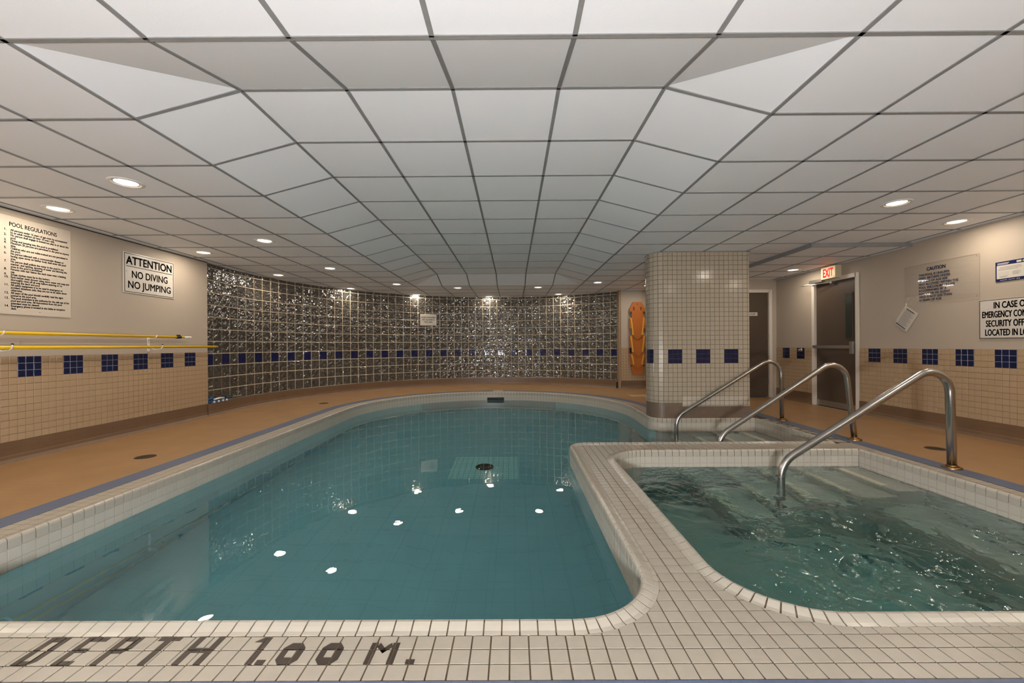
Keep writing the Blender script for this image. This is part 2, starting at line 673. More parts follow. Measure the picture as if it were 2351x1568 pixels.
G = 0.0056    # joint width
NOSE = [(.077, 0.0), (.058, .002), (.040, .008), (.022, .013), (.010, .0125), (.002, .007), (-.002, -.004), (-.002, -.050), (.016, -.050), (.016, -.012), (.077, -.012)]
NOSE_G = [(.080, -.004), (.058, -.002), (.040, .004), (.022, .0085), (.011, .008), (.005, .003), (.002, -.006), (.002, -.050), (.03, -.050), (.03, -.02), (.080, -.02)]
WALL_G = [(.002, -.050), (.002, -.187), (.03, -.187), (.03, -.050)]


def piece_px(c, w=0.068):
    q = proj(c)
    if q is None or not (-60 < q[0] < 2411 and -60 < q[1] < 1630):
        return 0
    return FPX * w / math.hypot(c[0], c[1], c[2] - CAM_Z)


class Field:
    """pieces of one kind under one parent: the largest in view are objects, the rest one joined part"""
    def __init__(s, parent, name, limit=300, min_px=9.5):
        s.parent, s.name, s.limit, s.min_px, s.items = parent, name, limit, min_px, []

    def add(s, mb, mat, centre, px=None, shared=None):
        """mb: MB in world space, or (key, MB local) with a matrix via shared"""
        s.items.append((px if px is not None else piece_px(centre), len(s.items), mb, mat, shared))

    def finish(s):
        cache = {}
        s.items.sort(key=lambda t: (-t[0], t[1]))
        rest = {}
        for n, (px, _, mb, mt, sh) in enumerate(s.items):
            if n < s.limit and px >= s.min_px:
                if sh is None:
                    mb.build(s.name, mt, s.parent)
                else:
                    key, Mx = sh
                    if (key, mt.name) not in cache:
                        cache[(key, mt.name)] = mb.mesh(s.name, mt)
                    obj(s.name, cache[(key, mt.name)], s.parent, Mx)
            else:
                r = rest.setdefault(mt.name, (MB(), mt))[0]
                if sh is None:
                    r.add(mb.v, mb.f, True if (mb.sm and mb.sm[0]) else False)
                else:
                    r.add(mb.v, mb.f, M=sh[1])
        for nm, (r, mt) in rest.items():
            stuff(r.build(s.name + '_run', mt, s.parent))


def tile_mb(w, h, t=0.008, c=0.0015):
    return MB().bevbox((-w / 2, -h / 2, -0.004), (w / 2, h / 2, t), c)


def coping(parent, seg, rows=2, flats=0, start=0.0, wall_mat=None, nosef=None, wallf=None, flatf=None, flat_w=0.0765, pitch=0.0685):
    L = seglen(seg)
    n = max(1, round(L / pitch))
    d = L / n
    for i in range(n):
        s0, s1 = i * d + G / 2, (i + 1) * d - G / 2
        curved = (seg[0][1] - seg[-1][1]).length > 0.1
        pts = [sample(seg, s0 + (s1 - s0) * k / (2 if curved else 1)) for k in range(3 if curved else 2)]
        pm, nm = sample(seg, (s0 + s1) / 2)
        nosef.add(strip(pts, NOSE, True), M['nose'], (pm.x, pm.y, 0))
        for r in range(rows):
            z1, z0 = -.050 - r * .0665 - G, -.050 - (r + 1) * .0665
            wallf.add(strip(pts, [(.014, z0), (-.001, z0), (-.001, z1), (.014, z1)], True), wall_mat or M['walltile_w'], (pm.x, pm.y, (z0 + z1) / 2))
        for r in range(flats):
            a, b = .077 + r * flat_w + G, .077 + (r + 1) * flat_w
            c = pm + nm * (a + b) / 2
            flatf.add(strip(pts, [(a, -.006), (a, -.0006), (a + .001, 0.0), (b - .001, 0.0), (b, -.0006), (b, -.006)], True), M['whitetile'], (c.x, c.y, 0))


def grout_run(name, segs, parent=None, label=None):
    mb = MB()
    for sg in segs:
        strip(sg, NOSE_G, True, mb)
    o = mb.build(name, M['grout'], parent)
    wb_ = MB()
    for sg in segs:
        strip(sg, WALL_G, True, wb_)
    wb_.build('wall_bed', M['grout_l'], o)
    if label:
        struct(o, label)
    return o


# pool: left side and back
t3 = grout_run('trim_3', [SEG['left'], SEG['arc'], SEG['armr'], SEG['colround'], SEG['colfront']], label='white tiled pool edge along the brown deck')
nf, wf, ff = Field(t3, 'edge_tile', 150), Field(t3, 'wall_tile', 200), Field(t3, 'deck_tile', 150)
for k in ('left', 'arc', 'armr', 'colround', 'colfront'):
    coping(t3, SEG[k], 2, 2 if k in ('left', 'arc', 'armr') else 0, nosef=nf, wallf=wf, flatf=ff)
for f in (nf, wf, ff):
    f.finish()
# right side, past the pool steps and the spa
t4 = grout_run('trim_4', [SEG['right'], SSEG['right']], label='white tiled edge beside the handrails')
nf, wf, ff = Field(t4, 'edge_tile', 150), Field(t4, 'wall_tile', 200), Field(t4, 'deck_tile', 150)
coping(t4, SEG['right'], 2, 1, nosef=nf, wallf=wf, flatf=ff, flat_w=0.098)
coping(t4, SSEG['right'], 2, 1, nosef=nf, wallf=wf, flatf=ff, flat_w=0.098)
for f in (nf, wf, ff):
    f.finish()
# divider between pool and spa, and the deck in front
t5 = grout_run('trim_5', [SEG['divback'], SEG['divround'], SEG['divside'], SEG['fround'], SEG['front'],
                          SSEG['front'], SSEG['fround'], SSEG['side'], SSEG['bround'], SSEG['back']], label='white tiled wall top dividing pool and spa, with front deck')
nf, wf, ff = Field(t5, 'edge_tile', 290), Field(t5, 'wall_tile', 290), Field(t5, 'deck_tile', 300)
for k in ('divback', 'divround', 'divside', 'fround', 'front'):
    coping(t5, SEG[k], 2, 0, nosef=nf, wallf=wf, pitch=0.044 if k == 'fround' else 0.0675)
for k in ('front', 'fround', 'side', 'bround', 'back'):
    coping(t5, SSEG[k], 2, 0, nosef=nf, wallf=wf, pitch=0.046 if 'round' in k else 0.0675)
PT = 0.0675
POOLS = [(p.x, p.y) for p in POOL]
SPAS = [(p.x, p.y) for p in SPA]
gx0, gy0 = 0.657, 1.302


def deck_f(p):
    return min(sdf(p, POOLS), sdf(p, SPAS)) - 0.079


cell = tile_mb(PT - G, PT - G, 0.0, 0.0003)
for iy in range(0, 48):
    for ix in range(-54, 44):
        x0, y0 = gx0 + ix * PT, gy0 + iy * PT
        xc, yc = x0 + PT / 2, y0 + PT / 2
        if xc > (3.60 if 4.10 < yc < 4.44 else 3.50) or xc < -3.0 or yc > 4.50:
            continue
        if yc > 1.62 and (xc < 0.2 or (xc > 1.35 and yc < 3.9)):
            continue
        poly = [(x0 + G / 2, y0 + G / 2), (x0 + PT - G / 2, y0 + G / 2), (x0 + PT - G / 2, y0 + PT - G / 2), (x0 + G / 2, y0 + PT - G / 2)]
        q = clip_poly(poly, deck_f)
        if len(q) < 3 or area(q) < 0.00012:
            continue
        if q is poly:
            ff.add(cell, M['whitetile'], (xc, yc, 0), shared=('full', Matrix.Translation((xc, yc, 0))))
        else:
            ff.add(MB().prism(q, -.006, 0.0), M['whitetile'], (xc, yc, 0))
for f in (nf, wf, ff):
    f.finish()

# ---- depth markings set into the tiles
STROKES = {
    'D': [[(0, 0), (.024, 0), (.024, .136), (0, .136)], [(.02, .112), (.05, .112), (.072, .136), (.02, .136)], [(.048, .022), (.072, .022), (.072, .136), (.048, .114)], [(.02, 0), (.052, 0), (.072, .022), (.02, .022)]],
    'E': [[(0, 0), (.024, 0), (.024, .136), (0, .136)], [(.02, .114), (.08, .114), (.08, .136), (.02, .136)], [(.02, .060), (.060, .060), (.060, .080), (.02, .080)], [(.02, 0), (.066, 0), (.066, .022), (.02, .022)]],
    'P': [[(0, 0), (.024, 0), (.024, .136), (0, .136)], [(.02, .114), (.052, .114), (.074, .136), (.02, .136)], [(.050, .066), (.074, .080), (.074, .136), (.050, .116)], [(.02, .056), (.056, .056), (.074, .080), (.02, .078)]],
    'T': [[(.026, 0), (.050, 0), (.050, .116), (.026, .116)], [(0, .116), (.080, .116), (.080, .136), (0, .136)]],
    'H': [[(0, 0), (.024, 0), (.024, .136), (0, .136)], [(.072, 0), (.096, 0), (.096, .136), (.072, .136)], [(.022, .058), (.074, .058), (.074, .080), (.022, .080)]],
    '1': [[(.030, 0), (.054, 0), (.054, .132), (.030, .132)], [(.002, .108), (.032, .108), (.032, .132), (.026, .132)]],
    '0': [[(0, .024), (.022, .034), (.022, .072), (0, .078)], [(.054, .034), (.076, .024), (.076, .078), (.054, .072)], [(0, .078), (.022, .070), (.054, .070), (.076, .078), (.056, .102), (.020, .102)], [(.020, 0), (.056, 0), (.076, .024), (.054, .034), (.022, .034), (0, .024)]],
    'M': [[(0, 0), (.024, 0), (.024, .102), (0, .102)], [(.076, 0), (.100, 0), (.100, .102), (.076, .102)], [(.022, .082), (.050, .052), (.060, .066), (.030, .102)], [(.050, .052), (.078, .082), (.070, .102), (.040, .066)]],
    '.': [[(0, 0), (.030, 0), (.030, .024), (0, .024)]],
}


def sh_clip(poly, x0, y0, x1, y1):
    for f in (lambda p: p[0] - x0, lambda p: x1 - p[0], lambda p: p[1] - y0, lambda p: y1 - p[1]):
        if len(poly) < 3:
            return []
        poly = clip_poly(poly, f)
    return poly


def marking(parent, letters, xf, cellx, celly):
    """letters: (char, x, y) on the deck plane; pieces are cut at the joints"""
    for ch, lx, ly in letters:
        mb = MB()
        for st in STROKES[ch]:
            P = [xf(lx + a, ly + b) for a, b in st]
            if area(P) < 0:
                P = P[::-1]
            xs, ys = [p[0] for p in P], [p[1] for p in P]
            for i in range(math.floor((min(xs) - cellx[0]) / cellx[1]), math.floor((max(xs) - cellx[0]) / cellx[1]) + 1):
                for j in range(math.floor((min(ys) - celly[0]) / celly[1]), math.floor((max(ys) - celly[0]) / celly[1]) + 1):
                    x0, y0 = cellx[0] + i * cellx[1], celly[0] + j * celly[1]
                    q = sh_clip(P, x0 + G / 2, y0 + G / 2, x0 + cellx[1] - G / 2, y0 + celly[1] - G / 2)
                    if len(q) >= 3 and abs(area(q)) > 2e-6:
                        mb.prism(q, -.002, .0009)
        mb.build('inlay_letter', M['brown_inlay'], parent)


FRONT_TXT = [('D', -1.690, 1.367), ('E', -1.555, 1.367), ('P', -1.424, 1.367), ('T', -1.290, 1.367), ('H', -1.150, 1.367),
             ('1', -.935, 1.367), ('.', -.872, 1.367), ('0', -.812, 1.367), ('0', -.676, 1.367), ('M', -.508, 1.367), ('.', -.368, 1.367)]
marking(t5, FRONT_TXT, lambda x, y: (x, y), (gx0, PT), (gy0, PT))
marking(t4, FRONT_TXT, lambda x, y: (3.594 - (y - 1.367) * .74, 4.56 + (x + 1.69) * .9), (PXR + .077, .098), (4.44, .0685))

# ------------------------------------------------------------------ pool and spa basins, steps, water
ZF, ZW, ZWS = -1.172, -0.172, -0.156


def basin(name, segs, lp, zf, mw, mf, label, cat):
    root = thing(name, label, cat, Matrix.Translation((lp[0].x, lp[0].y, zf)))
    off = Vector((lp[0].x, lp[0].y, zf))
    w = MB()
    for sg in segs.values():
        strip(sg, [(.008, zf), (.008, -.19), (.03, -.19)], False, w)
    w.v = [tuple(Vector(v) - off) for v in w.v]
    w.build('basin_wall', mw, root)
    f = fill([[(p.x, p.y) for p in lp]], zf)
    f.v = [tuple(Vector(v) - off) for v in f.v]
    f.build('basin_floor', mf, root)
    return root, off


pool, poff = basin('swimming_pool', SEG, loop_of(SEG, .01), ZF, M['basinwall'], M['basin'], 'swimming pool basin with calm teal water and a rounded far end', 'pool')
spa, soff = basin('hot_tub', SSEG, loop_of(SSEG, .01), ZF, M['spabasin'], M['spabasin'], 'square hot tub basin with churning water beside the pool', 'hot tub')


def lbox(a, b, off):
    return tuple(Vector(a) - off), tuple(Vector(b) - off)


def steps(root, off, edges, depths, y0, y1, zf, zw, ys0, ys1, m):
    right = PXR + .02
    for i, (x, d) in enumerate(zip(edges, depths)):
        z = zw - d
        xr = right if i == 0 else edges[i - 1]
        st_ = MB().box(*lbox((x, y0, zf), (xr + .01, y1, z), off)).build('step', m, root)
        MB().box(*lbox((x - .002, ys0, z - .03), (x + .055, ys1, z + .004), off)).build('step_strip', M['stepnose'], st_)


steps(spa, soff, [3.19, 2.87, 2.56, 2.24, 1.92], [.06, .21, .36, .51, .66], 3.43, SY1 + .02, ZF, ZWS, 3.58, SY1 - .03, M['spabasin'])
steps(pool, poff, [3.20, 2.88, 2.57, 2.27, 1.97], [.05, .20, .34, .48, .62], 4.40, 5.86, ZF, ZW, 4.55, 5.80, M['spabasin'])
MB().box(*lbox((3.02, SY0 - .02, ZF), (PXR + .02, 3.43, -.60), soff)).build('bench', M['spabasin'], spa)
MB().box(*lbox((1.35, SY0 - .02, ZF), (3.02, SY0 + .40, -.60), soff)).build('bench', M['spabasin'], spa)
ds_ = MB().box(*lbox((-.78, 4.82, ZF - .01), (.05, 5.60, ZF + .006), poff)).build('drain_surround', M['drainsq'], pool)
dr = MB().lathe([(.115, 0), (.115, .012), (.095, .014), (.0, .006)], 28).build('main_drain', M['black'], ds_, Matrix.Translation(Vector((-.37, 5.21, ZF + .006)) - poff))
sk = MB().box((-.19, -.012, -.03), (.19, .02, .03)).build('skimmer_slot', M['black'], pool, Matrix.Translation(Vector((-.40, 9.295, -.142)) - poff))


def wave_sum(seed, n, lmin, lmax):
    r = random.Random(seed)
    ws = []
    for _ in range(n):
        lam = lmin * (lmax / lmin) ** r.random()
        a = r.random() * 2 * PI
        ws.append((2 * PI / lam * math.cos(a), 2 * PI / lam * math.sin(a), r.random() * 2 * PI, lam))
    return ws


def water(name, lp, zw, zf, mt, label, amp=0.0):
    lpx = [(p.x, p.y) for p in lp]
    if amp == 0:
        mb = fill([lpx], zw)
        n = len(mb.v)
        edge = lpx
        mb.add([(*p, zw) for p in edge] + [(*p, zf - .05) for p in edge],
               [(i, (i + 1) % len(edge), len(edge) + (i + 1) % len(edge), len(edge) + i) for i in range(len(edge))])
        b = fill([lpx], zf - .05, up=False)
        mb.add(b.v, b.f)
    else:
        # rectangular grid that runs on under the rounded corners, where the deck hides it
        x0, x1 = min(p[0] for p in lpx), max(p[0] for p in lpx)
        y0, y1 = min(p[1] for p in lpx), max(p[1] for p in lpx)
        import numpy as np
        nx, ny = 430, 430
        gx, gy = np.meshgrid(np.linspace(x0, x1, nx + 1), np.linspace(y0, y1, ny + 1))
        e = np.full(gx.shape, .30)
        for jx, jy, rr in [(2.75, 2.30, .60), (1.75, 2.25, .55), (2.3, 2.9, .40), (1.25, 3.40, .35), (2.1, 1.95, .5)]:
            e += .85 * np.exp(-((gx - jx) ** 2 + (gy - jy) ** 2) / (rr * rr))
        calm = np.where(gy > 2.7, np.clip((3.40 - gx) / .7, .05, 1), 1.0) * np.clip((SY1 + .06 - gy) / .7, .12, 1)
        h = np.zeros(gx.shape)
        for kx, ky, ph, lam in wave_sum(5, 26, .09, .60):
            h += lam * np.sin(kx * gx + ky * gy + ph + .8 * np.sin(ky * gx * .5 - kx * gy * .4))
        hs = np.zeros(gx.shape)
        for kx, ky, ph, lam in wave_sum(9, 30, .032, .085):
            hs += lam * np.sin(kx * gx + ky * gy + ph + 1.2 * np.sin(ky * gx * .23 - kx * gy * .19))
        hz = zw + amp * (h * e + .75 * hs * np.clip(e - .32, 0, 1)) * calm
        vs = list(zip(gx.ravel().tolist(), gy.ravel().tolist(), hz.ravel().tolist()))
        fs = [(j * (nx + 1) + i, j * (nx + 1) + i + 1, (j + 1) * (nx + 1) + i + 1, (j + 1) * (nx + 1) + i) for j in range(ny) for i in range(nx)]
        ring = ([i for i in range(nx + 1)] + [(j) * (nx + 1) + nx for j in range(1, ny + 1)] + [ny * (nx + 1) + i for i in range(nx - 1, -1, -1)] + [j * (nx + 1) for j in range(ny - 1, 0, -1)])
        mb = MB()
        low = [(vs[i][0], vs[i][1], zf - .05) for i in ring]
        n = len(vs)
        fs2 = [(ring[(k + 1) % len(ring)], ring[k], n + k, n + (k + 1) % len(ring)) for k in range(len(ring))]
        mb.add(vs + low, fs, True)
        mb.f += fs2 + [tuple(n + k for k in range(len(ring) - 1, -1, -1))]
        mb.sm += [False] * (len(fs2) + 1)
    import bmesh
    me = mb.mesh(name, mt)
    bm = bmesh.new()
    bm.from_mesh(me)
    bmesh.ops.remove_doubles(bm, verts=bm.verts, dist=1e-5)
    bmesh.ops.recalc_face_normals(bm, faces=bm.faces)
    bm.to_mesh(me)
    bm.free()
    return struct(obj(name, me), label)


water('pool_water', loop_of(SEG, .005), ZW, ZF, M['poolwater'], 'calm teal water filling the swimming pool')
water('spa_water', loop_of(SSEG, .006), ZWS, ZF, M['spawater'], 'churning green water filling the hot tub', amp=.0060)

# ------------------------------------------------------------------ walls
LX, LZ = (0, 1, 0), (0, 0, 1)            # left wall frame: x runs to +Y, out is +X
RX = (0, -1, 0)                          # right wall frame: x runs to -Y, out is -X


def wall_tiles(root, name, s0, s1, z0, z1, place, pitch, blue_start, blue_rows, mt, blue_period=6, limit=300, min_px=9.0, repair=None, skip=None, blue_end=1e9):
    """tiles on a wall surface; place(s) -> (point, tangent); s grows along the tangent"""
    fld, blu = Field(root, name, limit, min_px), Field(root, 'navy_' + name, 300, min_px)
    nr = round((z1 - z0) / pitch)
    i0 = math.floor((s0 - blue_start) / pitch)
    i1 = math.ceil((s1 - blue_start) / pitch)
    g = .005
    for i in range(i0, i1):
        a, b = max(s0, blue_start + i * pitch), min(s1, blue_start + (i + 1) * pitch)
        if b - a < .012:
            continue
        p, t = place((a + b) / 2)
        for r in range(nr):
            zc = z1 - (r + .5) * pitch
            h = pitch
            if zc - pitch / 2 < z0:
                h = zc + pitch / 2 - z0
                zc = z0 + h / 2
            if h < .015 or (skip and skip((a + b) / 2, zc)):
                continue
            blue = blue_rows[0] <= r < blue_rows[1] and i % blue_period < 3 and a < blue_end
            m_ = M['navy'] if blue else mt
            if not blue and repair and repair((a + b) / 2, zc):
                m_ = M['coltile_w']
            w_, h_ = round(b - a - g, 4), round(h - g, 4)
            Mx = frame((p[0], p[1], zc), (t[0], t[1], 0), (0, 0, 1))
            q1, q2 = proj(Mx @ Vector((-w_ / 2, -h_ / 2, 0))), proj(Mx @ Vector((w_ / 2, h_ / 2, 0)))
            px = 0
            if q1 and q2 and -10 < q1[0] < 2361 and -10 < q2[0] < 2361:
                px = math.sqrt(abs(q2[0] - q1[0]) * abs(q2[1] - q1[1]))
            (blu if blue else fld).add(tile_mb(w_, h_, .004, .0007), m_, None, px=px, shared=((w_, h_), Mx))
    fld.finish()
    blu.finish()


# left wall
TP = 0.0662
mb = MB().box((XL - .15, YB, 0), (XL, 6.32, 2.6))
wl = struct(mb.build('wall_left', M['paint']), 'cream painted wall with a beige tiled lower half')
MB().box((XL - .01, YB, BASE_H - .01), (XL + .004, 6.318, TILE_TOP)).build('tile_bed', M['beige_grout'], wl)
wall_tiles(wl, 'wall_tile', 3.45, 6.315, BASE_H, TILE_TOP, lambda s: ((XL + .004, s), (0, 1)), TP, 3.884, (0, 3), M['beige'], limit=300, min_px=8, blue_end=6.2)
# grout behind the navy groups reads paler
for k in range(-1, 6):
    a = 3.884 + k * 6 * TP
    MB().box((XL, a + .002, TILE_TOP - 3 * TP + .002), (XL + .0052, a + 3 * TP - .002, TILE_TOP - .001)).build('navy_bed', M['navy_grout'], wl)

# right wall with the door opening
DY0, DY1, DH = 6.29, 7.17, 2.09
mb = MB().box((XR, YB, 0), (XR + .15, DY0, 2.6)).box((XR, DY1, 0), (XR + .15, DWY + .15, 2.6)).box((XR, DY0, DH), (XR + .15, DY1, 2.6))
wr = struct(mb.build('wall_right', M['paint']), 'cream painted wall with the exit door')
for a, b in ((YB, DY0 - .055), (DY1 + .055, DWY)):
    MB().box((XR - .004, a, BASE_H - .01), (XR + .01, b, TILE_TOP)).build('tile_bed', M['beige_grout'], wr)
BR0 = -(5.24 * 945 / (1990.5 - 1175.5) + 0.0)          # first navy group, in the -Y running coordinate
wall_tiles(wr, 'wall_tile', -(DY0 - .055), -3.9, BASE_H, TILE_TOP, lambda s: ((XR - .004, -s), (0, -1)), TP, BR0, (0, 3), M['beige'], limit=300, min_px=8)
wall_tiles(wr, 'wall_tile', -(DWY - .004), -(DY1 + .055), BASE_H, TILE_TOP, lambda s: ((XR - .004, -s), (0, -1)), TP, -8.004, (0, 3), M['beige'], limit=0, min_px=8, blue_end=-7.3)
for k in range(0, 7):
    a = BR0 + k * 6 * TP
    if a + .2 > -3.5:
        break
    MB().box((XR - .0052, -(a + 3 * TP) + .002, TILE_TOP - 3 * TP + .002), (XR, -a - .002, TILE_TOP - .001)).build('navy_bed', M['navy_grout'], wr)

# wall behind the camera
struct(MB().box((XL - .15, YB - .15, 0), (XR + .15, YB, 2.6)).build('wall_front', M['paint']), 'cream wall closing the near end')

# wall with the rescue board
wb = struct(MB().box((GEND.x + .03, WBY, 0), (WBX1 + .15, WBY + .15, 2.6)).build('wall_back', M['paint']), 'short cream wall with the rescue board')
MB().box((GEND.x + .03, WBY - .004, BASE_H - .01), (WBX1, WBY + .01, TILE_TOP)).build('tile_bed', M['beige_grout'], wb)
wall_tiles(wb, 'wall_tile', GEND.x + .035, WBX1, BASE_H, TILE_TOP, lambda s: ((s, WBY - .004), (1, 0)), TP, 2.80, (0, 2), M['beige'], limit=0)
MB().box((GEND.x - .015, WBY + .0, 0), (GEND.x + .035, WBY + .30, 2.6)).build('jamb', mat('jamb_brown', (150, 124, 96), rough=0.5), wb)
# return and door wall
struct(MB().box((WBX1, DWY, 0), (WBX1 + .15, WBY, 2.6)).build('wall_return', M['paint']), 'cream return wall behind the column')
D2X0, D2X1, D2H = 4.24, 5.10, 2.09
mb = MB().box((WBX1, DWY, 0), (D2X0, DWY + .15, 2.6)).box((D2X1, DWY, 0), (XR, DWY + .15, 2.6)).box((D2X0, DWY, D2H), (D2X1, DWY + .15, 2.6))
struct(mb.build('wall_far', M['paint']), 'cream wall holding the dark inner door')


# base tiles
def baseboard(name, pts_n, label, depth=.012, h=BASE_H, m=None):
    """pts_n: points on the wall with normals into the room"""
    prof = [(-.002, h), (depth, h), (depth, .062), (depth + .006, .030), (depth + .022, .006), (depth + .03, 0.0)]
    o = struct(strip(pts_n, prof).build(name, m or M['base']), label)
    strip(pts_n, [(depth + .0006, .060), (depth + .0008, .064)]).build('joint', M['baseline'], o)
    strip(pts_n, [(depth + .0006, .124), (depth + .0008, .1265)]).build('joint', mat('joint_dark', (104, 80, 58), rough=.7), o)
    return o


def wl_(p, q, n):
    return [(Vector(p), Vector(n)), (Vector(q), Vector(n))]


baseboard('baseboard_left', wl_((XL, YB), (XL, 6.32), (1, 0)), 'brown tile base along the left wall')
baseboard('baseboard_right', wl_((XR, YB), (XR, DY0 - .055), (-1, 0)), 'brown tile base along the right wall')
baseboard('baseboard_far', wl_((XR, DY1 + .055), (XR, DWY), (-1, 0)), 'brown tile base past the exit door')
baseboard('baseboard_back', wl_((GEND.x + .03, WBY), (WBX1, WBY), (0, -1)), 'brown tile base under the rescue board')
n = 80
curb = [gpos(-.05)] + [gpos(GS * i / n) for i in range(n + 1)]
baseboard('baseboard_curve', [(p, nn) for p, nn in curb], 'brown tile curb under the curved glass wall', depth=.085)

# ------------------------------------------------------------------ glass block wall
bed = MB()
strip([(p, -nn) for p, nn in curb], [(.006, BASE_H - .05), (.006, 2.6)], False, bed)
strip([(p, -nn) for p, nn in curb], [(.09, 0), (.09, 2.6)], False, bed)
wg = struct(bed.build('wall_glass', M['mortar']), 'curved wall of wavy glass blocks with navy accent row')
gb = MB()
w = GP / 2 - .006
# pillowed block face with rounded rim
gb.add([(-w, -w, -.03), (w, -w, -.03), (w, w, -.03), (-w, w, -.03), (-w, -w, -.001), (w, -w, -.001), (w, w, -.001), (-w, w, -.001),
        (-w + .006, -w + .006, .004), (w - .006, -w + .006, .004), (w - .006, w - .006, .004), (-w + .006, w - .006, .004),
        (-w + .022, -w + .022, .002), (w - .022, -w + .022, .002), (w - .022, w - .022, .002), (-w + .022, w - .022, .002)],
       [(a + b, (a + 1) % 4 + b, (a + 1) % 4 + b + 4, a + b + 4) for b in (0, 4, 8) for a in range(4)] + [(12, 13, 14, 15)])
fg, fb = Field(wg, 'glass_block', 270, 9), Field(wg, 'navy_block', 40, 9)
for i in range(NGC):
    p, nn = gpos((i + .5) * GP)
    t = Vector((-nn.y, nn.x))
    for r in range(12):
        zc = BASE_H + (r + .5) * GP
        hgt = GP
        Mx = frame((p.x, p.y, zc), (t.x, t.y, 0), (0, 0, 1))
        blue = (r == 3 and i % 2 == 0)
        q1, q2 = proj(Mx @ Vector((-w, -w, 0))), proj(Mx @ Vector((w, w, 0)))
        px = math.sqrt(abs(q2[0] - q1[0]) * abs(q2[1] - q1[1])) if q1 and q2 else 0
        if r == 11:
            px = 1
        (fb if blue else fg).add(gb, M['gblue'] if blue else M['gblock'], None, px=px, shared=('b', Mx))
fg.finish()
fb.finish()
led = MB()
for a in (12, 25, 33, 41):
    pts = [gpos(GP * a + 1.1 * k / 6) for k in range(7)]
    strip(pts, [(.03, BASE_H), (.03, BASE_H + .006), (.07, BASE_H + .006), (.07, BASE_H)], True).build('ledge_strip', M['whitetile'], wg)

# ------------------------------------------------------------------ ceiling
DT = 0.61
CX0, CY0 = -1.5586, 1.7556
slab = MB()
slab.add([(XL - .1, YB - .1, 2.75), (XR + .1, YB - .1, 2.75), (XR + .1, 11.6, 2.75), (XL - .3, 11.6, 2.75)], [(3, 2, 1, 0)])
ceil = struct(slab.build('ceiling', M['slab']), 'suspended ceiling of pale square tiles with a raised middle')


def cz(i, k):
    if 0 <= i <= 4 and 1 <= k <= 11:
        return HR
    return HC


IN_ROOM = ROOM
fc = Field(ceil, 'ceiling_tile', 300, 3)
g = .006
K0 = math.floor((YB - CY0) / DT)


def room_f(p):
    return -sdf(p, IN_ROOM)


for k in range(K0, 16):
    for i in range(-6, 12):
        x0, y0 = CX0 + i * DT, CY0 + k * DT
        low = i >= 9 and k >= 6
        z = [cz(i, k), cz(i + 1, k), cz(i + 1, k + 1), cz(i, k + 1)]
        if low:
            z = [HS] * 4
        cor = [(x0 + g, y0 + g), (x0 + DT - g, y0 + g), (x0 + DT - g, y0 + DT - g), (x0 + g, y0 + DT - g)]
        ins = [inside(c, IN_ROOM) for c in cor]
        xc, yc = x0 + DT / 2, y0 + DT / 2
        px = piece_px((xc, yc, HC), DT)
        t = .012
        if all(ins):
            loc = [(a - xc, b - yc, zz - HC) for (a, b), zz in zip(cor, z)]
            key = tuple(round(zz - HC, 3) for zz in z)
            mbx = MB()
            up = [(a, b, c + t) for a, b, c in loc]
            nr_ = sum(1 for zz in z if zz == HR)
            if nr_ in (1,):
                r_ = z.index(HR)
                o_ = (r_ + 2) % 4
                a_, b_ = (o_ + 1) % 4, (o_ + 3) % 4
                mbx.add(loc + up, [(o_, r_, a_), (o_, b_, r_), (4 + o_, 4 + a_, 4 + r_), (4 + o_, 4 + r_, 4 + b_)])
            else:
                mbx.add(loc + up, [(3, 2, 1, 0), (4, 5, 6, 7)])
            for e in range(4):
                mbx.add([loc[e], loc[(e + 1) % 4], up[(e + 1) % 4], up[e]], [(0, 1, 2, 3)])
            fc.add(mbx, M['ceil_tile'], None, px=px, shared=(key, Matrix.Translation((xc, yc, HC))))
        else:
            q = clip_poly(cor, room_f, sub=10)
            if len(q) >= 3 and abs(area(q)) > .002:
                zz = z[0] if len(set(z)) == 1 else HC
                fc.add(MB().prism(q, zz, zz + t), M['ceil_tile'], None, px=px)
fc.finish()


def bar_line(pts, width=.022, name='ceiling_bar', mt=None):
    """flat T-bar face along a polyline of 3d points"""
    mbx = MB()
    for a, b in zip(pts[:-1], pts[1:]):
        a, b = Vector(a), Vector(b)
        d = (b - a).normalized()
        s = Vector((d.y, -d.x, 0)).normalized() * width / 2
        dn = Vector((0, 0, -.005))
        up = Vector((0, 0, .022))
        a2, b2 = a - d * .002, b + d * .002
        vs = [a2 - s + dn, a2 + s + dn, b2 + s + dn, b2 - s + dn, a2 - s + up, a2 + s + up, b2 + s + up, b2 - s + up]
        mbx.add(vs, [(0, 1, 2, 3), (0, 4, 5, 1), (1, 5, 6, 2), (2, 6, 7, 3), (3, 7, 4, 0)])
    mbx.build(name, mt or M['tbar'], ceil)


def runs(fixed, axis, lo, hi, zfun):
    st = .02
    n = int((hi - lo) / st)
    cur = []
    out = []
    for j in range(n + 1):
        v = lo + j * st
        p = (fixed, v) if axis == 1 else (v, fixed)
        if inside(p, IN_ROOM):
            cur.append(v)
        elif cur:
            out.append((cur[0], cur[-1]))
            cur = []
    if cur:
        out.append((cur[0], cur[-1]))
    res = []
    for a, b in out:
        if b - a < .05:
            continue
        res.append((a, b))
    return res


